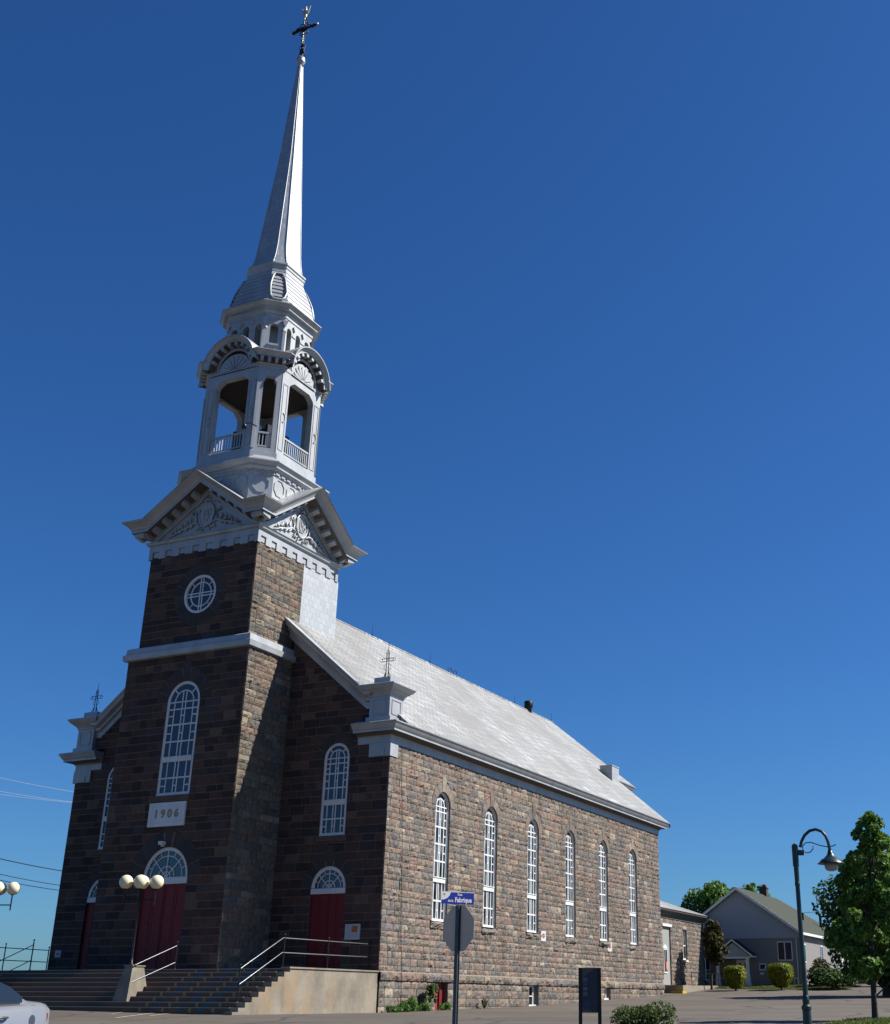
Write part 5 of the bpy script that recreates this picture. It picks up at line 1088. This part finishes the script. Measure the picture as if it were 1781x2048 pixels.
def tree(name, label, cat, base, top, center, rad, n, size, m, tr, seed, nc=26, group=None, prof=None, cr=.34, sp=.92):
    rnd = random.Random(seed); base = Vector(base); center = Vector(center)
    e = empty(name, base, label, cat, group)
    clumps = []
    for k in range(nc):
        t = (k + .5) / nc; zz = -1 + 2 * t
        rr = (prof(t) if prof else math.sqrt(max(0, 1 - zz * zz))); a_ = k * 2.4 + rnd.uniform(-.5, .5); q = rnd.uniform(.40, sp) * rr
        c = center + Vector((rad[0] * q * math.cos(a_), rad[1] * q * math.sin(a_), rad[2] * zz * .9))
        clumps.append((c, cr * min(rad[0], rad[2]) * rnd.uniform(.65, 1.3) * (.35 + .65 * rr), (1, 1, .8)))
    b = MB(); leafcloud(b, clumps, n, size, rnd); b.build('crown', m, e)
    b = MB(); tp = center + Vector((0, 0, rad[2] * .7)); mid = base.lerp(tp, .45) + Vector((rnd.uniform(-.1, .1), rnd.uniform(-.1, .1), 0))
    b.tube([base - Vector((0, 0, .2)), base + Vector((0, 0, .3)), mid, tp], [tr * 1.35, tr, tr * .6, tr * .15], 8)
    for c, r_, s_ in clumps[::2]:
        t = max(.12, min(.85, (c.z - base.z) / (tp.z - base.z) - .18)); p0 = base.lerp(mid, t / .45) if t < .45 else mid.lerp(tp, (t - .45) / .55)
        if c.z > base.z: b.tube([p0, p0.lerp(c, .5) + Vector((0, 0, .1)), c], [tr * .3, tr * .18, tr * .06], 5)
    b.build('trunk', 'bark', e); return e
def on(x, y, D): p = ray(x, y, D); return Vector((p.x, p.y, gz(p.x, p.y)))
# young foreground tree
b0 = on(1752, 2038, 42); c0 = ray(1757, 1830, 42); t0 = ray(1748, 1622, 42)
tree('young_maple', 'young maple with a slender bare trunk at the right edge nearest the camera', 'tree', b0, t0, (c0.x, c0.y, (ray(0, 1965, 42).z + t0.z) / 2 + .1), (1.25, 1.25, (t0.z - ray(1750, 1975, 42).z) / 2), 9500, .18, 'leaf_maple', .10, 5, 58, prof=lambda t: (1.0 - .82 * max(0, (t - .35) / .65)) * (.6 + .4 * min(1, t / .15)), cr=.31, sp=1.12)
c1 = ray(1787, 1838, 88)
tree('broad_maple', 'broad dark maple behind the young maple at the right edge', 'tree', on(1775, 1980, 88), None, (c1.x, c1.y, c1.z + .1), (3.7, 3.7, 4.5), 26000, .33, 'leaf_dark', .3, 6, 60, cr=.46)
c2 = ray(1427, 1840, 140)
tree('garden_maple', 'large bright green maple behind the grey house and the annex', 'tree', (c2.x, c2.y, 0), None, (c2.x, c2.y, 7.0), (4.5, 4.5, 4.2), 9000, .42, 'leaf_bright', .3, 8, 34, cr=.36)
c3 = ray(1515, 1830, 150)
tree('far_tree', 'green tree top showing just left of the house chimney', 'tree', (c3.x, c3.y, 0), None, (c3.x, c3.y, 8.6), (2.8, 2.8, 3.6), 3500, .42, 'leaf_bright', .25, 9, 18)
c4 = ray(1428, 1884, 106)
tree('bronze_crab_apple', 'bronze leaved small tree between the annex and the grey house', 'tree', on(1424, 1972, 106), None, (c4.x, c4.y, c4.z), (1.15, 1.15, 1.9), 4600, .20, 'leaf_red', .10, 10, 26, cr=.42)
def shrub(name, label, px, pyt, pyb, D, hw, m, n, size, seed, squash=.5, group=None, cat='shrub'):
    g_ = on(px, pyb, D); top = ray(px, pyt, D).z; h = max(.25, top - g_.z); e = empty(name, g_, label, cat, group); rnd = random.Random(seed); b = MB(); cl = []
    for k in range(14):
        a_ = k * 2.4; q = rnd.uniform(0, .75); cl.append((g_ + Vector((hw * q * math.cos(a_), hw * q * math.sin(a_), h * rnd.uniform(.3, .72))), hw * rnd.uniform(.3, .5), (1, 1, h / hw * .7)))
    leafcloud(b, cl, n, size, rnd); b.build('foliage', m, e)
    b = MB()
    for k in range(5): a_ = k * 1.3; b.tube([g_, g_ + Vector((hw * .5 * math.cos(a_), hw * .5 * math.sin(a_), h * .6))], [.03, .01], 5)
    b.build('stems', 'bark', e); return e
def ballshrub(label, px, pyc, D, hw, hh, seed):
    c = ray(px, pyc, D); g_ = Vector((c.x, c.y, gz(c.x, c.y))); e = empty('clipped_cedar', g_, label, 'shrub', 'clipped cedars before the house'); rnd = random.Random(seed); b = MB()
    for _ in range(5200):
        d = Vector((rnd.gauss(0, 1), rnd.gauss(0, 1), rnd.gauss(0, 1))).normalized(); k = (abs(d.x) ** 4.5 + abs(d.y) ** 4.5 + abs(d.z) ** 4.5) ** (-1 / 4.5)
        d2 = d * k; 
        if d2.z < 0: d2 = Vector((d2.x * (1 + d2.z * .45), d2.y * (1 + d2.z * .45), d2.z))
        p = c + Vector((d2.x * hw, d2.y * hw, d2.z * hh)) * rnd.uniform(.93, 1.03); nn = (d + Vector((rnd.gauss(0, .4), rnd.gauss(0, .4), rnd.gauss(0, .4)))).normalized(); a_ = nn.cross(Vector((rnd.gauss(0, 1), rnd.gauss(0, 1), .1))).normalized(); bb = nn.cross(a_); s_ = .10
        b.add([p - a_ * s_, p - bb * s_ * .5, p + a_ * s_, p + bb * s_ * .5], [(0, 1, 2, 3)])
    b.sphere(c, 1, 14, 10, 1, (hw * .86, hw * .86, hh * .86))
    b.build('foliage', ['leaf_cedar', 'leaf_dark'], e); b = MB(); b.tube([g_ - Vector((0, 0, .1)), c], .08, 6); b.build('stem', 'bark', e)
ballshrub('clipped golden cedar in front of the house porch, the left of the two', 1471, 1955, 104, .80, .82, 1)
ballshrub('clipped golden cedar under the large front window of the house, the right of the two', 1562, 1951, 104, .92, .86, 2)
shrub('hedge_shrub', 'olive green bush against the sunny side wall of the house', 1645, 1912, 1975, 108, 1.5, 'leaf_red', 3500, .2, 21)
shrub('hedge_shrub', 'dark spreading bush at the foot of the house side wall', 1668, 1935, 1978, 104, 1.9, 'leaf_dark', 3500, .2, 22)
shrub('garden_shrub', 'loose green and bronze shrub at the bottom edge beside the navy panel', 1276, 2003, 2060, 36, .95, 'leaf_shrub', 5200, .075, 23)
# weeds at the foot of the side wall
def weeds(label, y, hw, h, seed, m='leaf_bright', n=500):
    g_ = Vector((W + .45, y, gz(W, y))); e = empty('weed_clump', g_, label, 'plant', None); rnd = random.Random(seed); b = MB()
    cl = [(g_ + Vector((rnd.uniform(-.1, .25), rnd.uniform(-hw, hw), h * rnd.uniform(.2, .7))), hw * rnd.uniform(.2, .45), (.8, 1, min(1.6, h / hw))) for k in range(10)]
    leafcloud(b, cl, n, .10, rnd); b.build('foliage', m, e); b = MB()
    for k in range(4): b.tube([g_ + Vector((0, rnd.uniform(-hw, hw) * .5, 0)), g_ + Vector((.05, rnd.uniform(-hw, hw) * .6, h * .8))], .008, 4)
    b.build('stems', 'bark', e)
weeds('low yellow green weeds at the church corner beside the concrete stair wall', .75, .35, .35, 31)
weeds('bright green weeds at the foot of the stone wall near the conductor wire', 2.1, .6, .62, 32, n=900)
weeds('low weeds at the foot of the stone wall between two taller clumps', 3.3, .55, .38, 33)
weeds('tall leggy shrub climbing the stone wall beside the red cellar door', 4.0, .45, 1.5, 34, 'leaf_shrub', 1300)
weeds('yellow green weeds growing before the red cellar door', 5.3, .5, .36, 35, n=500)
weeds('small dry weed at the wall foot past the cellar door', 9.6, .3, .5, 36, 'leaf_red', 160)
# grass
def grasspatch(poly, n, h, seed, dz=.02):
    rnd = random.Random(seed); b = MB(); (x0, y0), (x1, y1), (x2, y2), (x3, y3) = poly
    for _ in range(n):
        s_, t = rnd.random(), rnd.random(); x = (x0 * (1 - s_) + x1 * s_) * (1 - t) + (x3 * (1 - s_) + x2 * s_) * t; y = (y0 * (1 - s_) + y1 * s_) * (1 - t) + (y3 * (1 - s_) + y2 * s_) * t
        z = gz(x, y) + dz; a_ = rnd.uniform(0, 2 * PI); hh = h * rnd.uniform(.5, 1.4); w_ = h * .22; lx, ly = rnd.gauss(0, .4) * hh, rnd.gauss(0, .4) * hh
        b.add([(x - w_ * math.cos(a_), y - w_ * math.sin(a_), z), (x + w_ * math.cos(a_), y + w_ * math.sin(a_), z), (x + lx, y + ly, z + hh)], [(0, 1, 2)])
    o = b.build('grass', 'grass'); o['kind'] = 'stuff'; return o
ga = [on(1690, 2052, 36.5), on(1790, 2052, 33), on(1800, 2026, 43.5), on(1740, 2036, 42)]
gp = [(33.0, -13.5), (38.5, -11.5), (36.5, -4.5), (33.7, -7.2)]
patch('lawn', gp, .02, 'soil'); grasspatch(gp, 9000, .09, 51)
gp2 = [(8.2, 53.6), (24.0, 51.4), (24.0, 55.6), (8.2, 56.1)]
gp2 = [(11.8, 52.0), (20.4, 51.0), (20.6, 57.9), (11.8, 57.9)]
patch('lawn', gp2, .03, 'soil'); grasspatch(gp2, 9000, .10, 52)
gp3 = [(9.4, 53.0), (11.6, 52.6), (11.6, 56.0), (9.4, 57.2)]
patch('lawn', gp3, .03, 'soil'); grasspatch(gp3, 2200, .10, 53)

# ================================================================== STREET FURNITURE
# curved-arm street lamp
D_ = 30; tp = ray(1590, 1690, D_); bt = ray(1617, 2060, D_); base = Vector((bt.x, bt.y, gz(bt.x, bt.y)))
base = Vector((tp.x + (base.x - tp.x) * .9, tp.y + (base.y - tp.y) * .9, base.z))
e = empty('street_lamp', base, 'tall dark green street lamp with a curved arm and bell shade', 'street lamp')
ax_ = (tp - base); 
def al_(z): return base + ax_ * ((z - base.z) / ax_.z)
s = MB(); zt = tp.z
def ringat(z, r_, n=12): c = al_(z); return [c + Vector((r_ * math.cos(2 * PI * k / n), r_ * math.sin(2 * PI * k / n), 0)) for k in range(n)]
zk = ray(1615, 2000, D_).z
s.loft([ringat(base.z, .16), ringat(base.z + .15, .16), ringat(base.z + .2, .105), ringat(zk - .22, .098), ringat(zk - .20, .115), ringat(zk - .14, .115), ringat(zk - .10, .075), ringat(zk - .0, .085), ringat(zk + .06, .075), ringat(zk + .10, .060), ringat(zt - .95, .052), ringat(zt - .93, .062), ringat(zt - .87, .062), ringat(zt - .85, .055), ringat(zt - .5, .062), ringat(zt - .48, .075), ringat(zt - .02, .075), ringat(zt + .03, .03)], smooth=True); s.build('pole', 'lampgreen', e)
rt = Vector((RT.x, RT.y, 0)).normalized(); c_ = al_(zt - .18)
s = MB(); s.tube([c_, c_ + rt * .20], .065, 8); 
arc = [c_ + rt * (.22)] + [ray(px, py, D_) for px, py in ((1601, 1695), (1604, 1683), (1610, 1671), (1620, 1662), (1632, 1659), (1644, 1663), (1652, 1672), (1657, 1684), (1660, 1698), (1661, 1706))]
s.tube(arc[1:], .036, 8)
s.tube([ray(px, py, D_) for px, py in ((1606, 1692), (1612, 1686), (1622, 1685), (1640, 1691), (1655, 1694), (1668, 1692), (1673, 1689))], .013, 6)
s.tube([ray(px, py, D_) for px, py in ((1606, 1692), (1607, 1700), (1613, 1706), (1621, 1705), (1627, 1698), (1627, 1692))], .013, 6); s.build('arm', 'lampgreen', e)
h_ = ray(1661, 1704, D_)
s = MB(); s.lathe(h_, [(.05, .05), (.06, -.02), (.10, -.09), (.16, -.15), (.23, -.18), (.25, -.22), (.31, -.26), (.31, -.275), (.18, -.26)], 20); s.build('shade', 'lampgreen', e)
s = MB(); s.lathe(h_, [(.155, -.25), (.155, -.36), (.12, -.42), (.05, -.44)], 16); s.build('lamp_glass', 'lampglass', e)
# stop sign seen from behind with the street name blade
D_ = 22.2; c_ = ray(914, 1857, D_); e = empty('stop_sign', (c_.x, c_.y, gz(c_.x, c_.y)), 'grey back of an octagonal stop sign on a perforated steel post', 'road sign')
tocam = Vector((CAM.x - c_.x, CAM.y - c_.y, 0)).normalized(); an_ = math.atan2(tocam.y, tocam.x) - math.radians(44)
fS = Fr((c_.x, c_.y, 0), (math.cos(an_), math.sin(an_), 0)); R8 = .375 / math.cos(PI / 8)
s = MB(); s.prism(fS, [(R8 * math.cos(PI / 8 + k * PI / 4), c_.z + R8 * math.sin(PI / 8 + k * PI / 4)) for k in range(8)], -.045, -.042); s.build('sign_plate', 'signback', e)
s = MB(); pt = c_.z + .38; pb = gz(c_.x, c_.y) - .2
s.box(fS, -.038, .038, pb, pt, -.002, .004); s.box(fS, -.038, -.032, pb, pt, -.035, -.002); s.box(fS, .032, .038, pb, pt, -.035, -.002); s.box(fS, -.055, -.038, pb, pt, -.038, -.033); s.box(fS, .038, .055, pb, pt, -.038, -.033)
z = pb + .1
while z < pt - .05: s.prism(fS, [(.010 * math.cos(k * PI / 4), z + .010 * math.sin(k * PI / 4)) for k in range(8)], .004, .006, 1); z += .065
s.build('post', ['signpost', 'black'], e)
e2 = empty('street_name_sign', (c_.x, c_.y, c_.z + .42), 'blue street name blade reading Rue de la Fabrique on top of the post', 'street sign')
an2 = math.atan2(tocam.y, tocam.x) + math.radians(22); fB = Fr((c_.x, c_.y, c_.z + .50), (math.cos(an2), math.sin(an2), 0)); hw = .31
s = MB(); s.box(fB, -hw, hw, -.098, .098, .0, .006); s.build('blade', 'signblue', e2)
s = MB(); s.box(fB, -hw, hw, .098, .108, .0, .006); s.add([fB(-hw, .098, .0075)] + [fB(-hw + .17 * math.cos(PI / 2 * k / 10), .098 - .13 * math.sin(PI / 2 * k / 10), .0075) for k in range(11)], [tuple(range(12))]); s.build('white_corner', 'signwhite', e2)
s = MB(); s.prism(fB, [(-hw + .055 + .022 * math.cos(k * PI / 4), .062 + .02 * math.sin(k * PI / 4)) for k in range(8)], .0078, .009); s.build('crest', 'signyellow', e2)
text('Rue', fB, .04, .062, .007, .055, 'signwhite', 'lettering', e2, .0018, .001)
text('de la', fB, -.135, -.045, .007, .062, 'signwhite', 'lettering', e2, .0018, .001, sx=.85)
text('Fabrique', fB, .105, -.03, .007, .112, 'signwhite', 'lettering', e2, .0035, .001, sx=.82)
s = MB(); s.box(fB, -.03, .03, -.13, -.098, -.01, .016); s.build('bracket', 'steel', e2)
# navy information panel
D_ = 36; a_ = ray(1161, 1936, D_); b_ = ray(1199, 1936, D_); e = empty('information_panel', ((a_.x + b_.x) / 2, (a_.y + b_.y) / 2, gz(a_.x, a_.y)), 'navy information panel between two black posts at the bottom edge', 'sign')
mid = (a_ + b_) / 2; d2 = (b_ - a_); d2.z = 0; hw = d2.length / 2; dn = Vector((d2.y, -d2.x, 0)).normalized(); fI = Fr((mid.x, mid.y, 0), dn); zt = a_.z; zb_ = ray(1180, 2026, D_).z
for s_ in (-1, 1): s = MB(); s.box(fI, s_ * hw - .05, s_ * hw + .05, gz(mid.x, mid.y) - .2, zt, -.05, .05); s.build('post', 'black', e)
s = MB(); s.box(fI, -hw + .05, hw - .05, zb_, zt, -.02, .02); pn_ = s
W2_ = hw - .055; H_ = zt - zb_
s.add([fI(-W2_, zt - .005, .022), fI(-W2_, zt - .30, .022), fI(-W2_ + .12, zt - .17, .022), fI(-W2_ + .3, zt - .07, .022), fI(W2_ * .5, zt - .005, .022)], [(0, 1, 2, 3, 4)], 1); s.add([fI(-W2_, zb_ + .005, .022), fI(W2_ * .25, zb_ + .005, .022), fI(0, zb_ + .09, .022), fI(-W2_, zb_ + .14, .022)], [(0, 1, 2, 3)], 1)
for k, (z_, h2) in enumerate(((.75, .035), (.71, .02), (.66, .012), (.62, .012), (.57, .012), (.53, .05), (.475, .012), (.43, .04), (.385, .02))): s.box(fI, -W2_ + .02, -W2_ + .14, zb_ + H_ * z_ - h2 * .6, zb_ + H_ * z_ + h2 * .4, .02, .023, 2)
s.prism(fI, [(-W2_ * .45 + .12 * math.cos(t * PI / 8), zb_ + H_ * .17 + .12 * math.sin(t * PI / 8)) for t in range(16)], .02, .023, 3); s.prism(fI, [(W2_ * .75 + .07 * math.cos(t * PI / 8), zb_ + H_ * .22 + .06 * math.sin(t * PI / 8)) for t in range(9)], .02, .023, 3); s.build('panel', ['navy', 'navy_edge', 'navy_mark', 'navy_ring'], e)

# ================================================================== CARS
def make_car(name, loc, rz, label, paint, group=None):
    e = empty(name, loc, label, 'car', group, rz, local=True)
    # length along x (front = -x), 4.5 m; sections (x, half width, sill z, shoulder z, deck z)
    S = [(-2.25, .55, .40, .55, .60), (-2.18, .74, .28, .62, .70), (-1.9, .84, .24, .74, .82), (-1.2, .87, .22, .84, .94), (-.6, .875, .22, .88, .98), (.3, .88, .22, .90, 1.0), (1.1, .88, .22, .93, 1.03), (1.6, .865, .24, .96, 1.06), (1.95, .83, .27, .98, 1.07), (2.14, .77, .32, .96, 1.05), (2.22, .70, .38, .86, .98), (2.25, .62, .42, .70, .80)]
    b = MB(); rings = []
    for x, hw_, z0, z1, z2 in S: rings.append([Vector((x, y, z)) for y, z in ((-hw_ * .9, z0), (-hw_, z0 + .12), (-hw_ * 1.02, (z0 + z1) / 2), (-hw_, z1), (-hw_ * .9, z2 - .02), (-hw_ * .5, z2 + .015), (hw_ * .5, z2 + .015), (hw_ * .9, z2 - .02), (hw_, z1), (hw_ * 1.02, (z0 + z1) / 2), (hw_, z0 + .12), (hw_ * .9, z0))])
    b.loft(rings, smooth=True)
    # greenhouse
    Gs = [(-1.15, .72, .92, .93), (-.35, .66, .95, 1.38), (.25, .64, .97, 1.43), (.95, .63, 1.0, 1.40), (1.35, .66, 1.02, 1.25), (1.75, .72, 1.02, 1.07)]
    rings = [[Vector((x, y, z)) for y, z in ((-.80, zb), (-(hw_ + .04), zt - .06), (-hw_ * .75, zt), (hw_ * .75, zt), (hw_ + .04, zt - .06), (.80, zb))] for x, hw_, zb, zt in Gs]
    b.loft(rings, smooth=True); body = b.build('body', paint, e)
    for s_ in (-1, 1):
        for poly in ([(-.75, 1.0), (-.38, 1.30), (.12, 1.35), (.14, 1.02)], [(.22, 1.03), (.22, 1.35), (.9, 1.33), (1.2, 1.25), (1.46, 1.12), (1.44, 1.05)]):
            g_ = MB(); 
            def yy(z): t = (z - .98) / .40; return .815 - .115 * t
            P = [Vector((x, s_ * (yy(z) + .012), z)) for x, z in poly]; g_.add(P + [q - Vector((0, s_ * .01, 0)) for q in P], [tuple(range(len(P))), tuple(range(len(P), 2 * len(P)))]); g_.build('side_window', 'glass_plain', e)
        h = MB(); h.tube([(.78, s_ * .895, .86), (.86, s_ * .93, .87), (1.0, s_ * .93, .87), (1.06, s_ * .895, .87)], .018, 6); h.build('door_handle', 'steel', e)
        h = MB(); h.prism(Fr((1.9 - .28, 0, .82), (0, s_, 0)), [(.07 * math.cos(k * PI / 8), .08 * math.sin(k * PI / 8)) for k in range(16)], .858, .875)
        if s_ < 0: h.build('fuel_flap', 'carpaint_dark', e)
        t_ = MB(); t_.hexa([(2.02, s_ * .60, .72), (2.26, s_ * .56, .72), (2.22, s_ * .73, .72), (2.06, s_ * .80, .72)], [(2.02, s_ * .60, .92), (2.24, s_ * .56, .92), (2.20, s_ * .72, .92), (2.04, s_ * .815, .92)]); t_.build('tail_light', 'taillight', e)
        t_ = MB(); t_.hexa([(-2.22, s_ * .45, .55), (-2.0, s_ * .80, .55), (-1.95, s_ * .70, .55), (-2.1, s_ * .45, .55)], [(-2.18, s_ * .45, .68), (-1.95, s_ * .80, .70), (-1.9, s_ * .70, .70), (-2.1, s_ * .45, .68)]); t_.build('headlight', 'headlight', e)
        for x in (-1.38, 1.32):
            w_ = MB(); ww = Fr((x, 0, .31), (0, s_, 0)); w_.prism(ww, [(.31 * math.cos(k * PI / 12), .31 * math.sin(k * PI / 12)) for k in range(24)], .70, .90); wo_ = w_.build('wheel', 'rubber', e)
            w_ = MB(); w_.prism(ww, [(.20 * math.cos(k * PI / 10), .20 * math.sin(k * PI / 10)) for k in range(20)], .90, .912); w_.build('rim', 'steel', wo_)
    g_ = MB(); g_.quad((1.32, -.56, 1.275), (1.32, .56, 1.275), (1.74, .62, 1.085), (1.74, -.62, 1.085)); g_.build('rear_window', 'glass_plain', e); g_ = MB(); g_.quad((-.40, -.54, 1.372), (-.40, .54, 1.372), (-1.1, .62, .965), (-1.1, -.62, .965)); g_.build('windscreen', 'glass_plain', e)
    return e
tl = ray(97, 2037, 19.5); vd = Vector((tl.x - CAM.x, tl.y - CAM.y, 0)).normalized(); rr_ = Vector((vd.y, -vd.x, 0)); azr = math.atan2(rr_.y, rr_.x) + math.radians(56)
ctr = Vector((tl.x, tl.y, 0)) - Vector((math.cos(azr), math.sin(azr), 0)) * 2.1 - rr_ * .66 + vd * .2
make_car('parked_car', (ctr.x, ctr.y, ray(80, 2009, 19.5).z - 1.03), azr, 'silver sedan parked at the bottom left corner, only its rear half in view', 'carpaint', None)
pc = ray(1722, 1970, 108); make_car('parked_car', (pc.x + .5, pc.y, gz(pc.x, pc.y)), .3, 'dark blue car far off beyond the car park under the broad maple', 'carpaint_dark', None)

# ================================================================== WIRES AND POLE
def wire(label, a, b, D, r_, m, sag=.3, group='overhead wires left of the church'):
    p, q = ray(*a, D), ray(*b, D + 8); dv = q - p; s = MB(); p2 = p - dv * .6; q2 = q + dv * 1.6
    s.tube([p2.lerp(q2, t / 16) - Vector((0, 0, sag * 4 * (t / 16) * (1 - t / 16) - sag * .8)) for t in range(17)], r_, 5); tag(s.build('overhead_wire', m), label, 'wire', group)
wire('upper dark overhead wire left of the church, well above the other dark ones', (0, 1720), (122, 1740), 80, .030, 'wire')
wire('middle dark overhead wire left of the church, just above the lowest', (0, 1751), (119, 1769), 80, .022, 'wire')
wire('lowest dark overhead wire left of the church', (0, 1763), (118, 1779), 80, .024, 'wire')
wire('topmost pale overhead wire left of the church', (0, 1558), (139, 1581), 80, .013, 'wire_light')
wire('middle pale overhead wire left of the church', (0, 1585), (139, 1602), 80, .011, 'wire_light')
wire('lowest pale overhead wire left of the church', (0, 1591), (139, 1603), 80, .011, 'wire_light')
pb_ = ray(1644, 1870, 125); e = empty('utility_pole', (pb_.x, pb_.y, .8), 'thin utility pole seen between the house roof and the broad maple', 'utility pole')
s = MB(); s.tube([(pb_.x, pb_.y, .8), (pb_.x, pb_.y, ray(1644, 1832, 125).z)], .13, 8); s.build('pole', 'wire', e)
s = MB(); s.tube([ray(1642, 1835, 125), ray(1656, 1831, 125)], .07, 6); s.tube([ray(1644, 1848, 125), ray(1654, 1845, 125)], .05, 6); s.build('crossarm', 'wire', e)
s = MB(); s.tube([ray(1600, 1826, 125), ray(1646, 1824, 125)], .02, 5); tag(s.build('overhead_wire', 'wire'), 'faint wire between the lamp post and the utility pole by the house', 'wire')
# worn painted lines on the asphalt before the steps
for k, (pa, pb2, mm) in enumerate([((222, 2030), (300, 2021), 'mural_yellow'), ((232, 2037), (385, 2024), 'signback'), ((300, 2033), (440, 2024), 'signback'), ((330, 2022), (390, 2020), 'mural_yellow')]):
    def hit(px, py):
        for D in [40 + .1 * i for i in range(250)]:
            p = ray(px, py, D)
            if p.z <= gz(p.x, p.y): return p
        return p
    p, q = hit(*pa), hit(*pb2); n_ = Vector((-(q - p).y, (q - p).x, 0)).normalized() * .05; s = MB(); A = []; B = []
    for t in range(11): c = p.lerp(q, t / 10); c.z = gz(c.x, c.y) + .012; A.append(c + n_); B.append(c - n_)
    s.strip(A, B); tag(s.build('painted_line', mm), kind='structure')
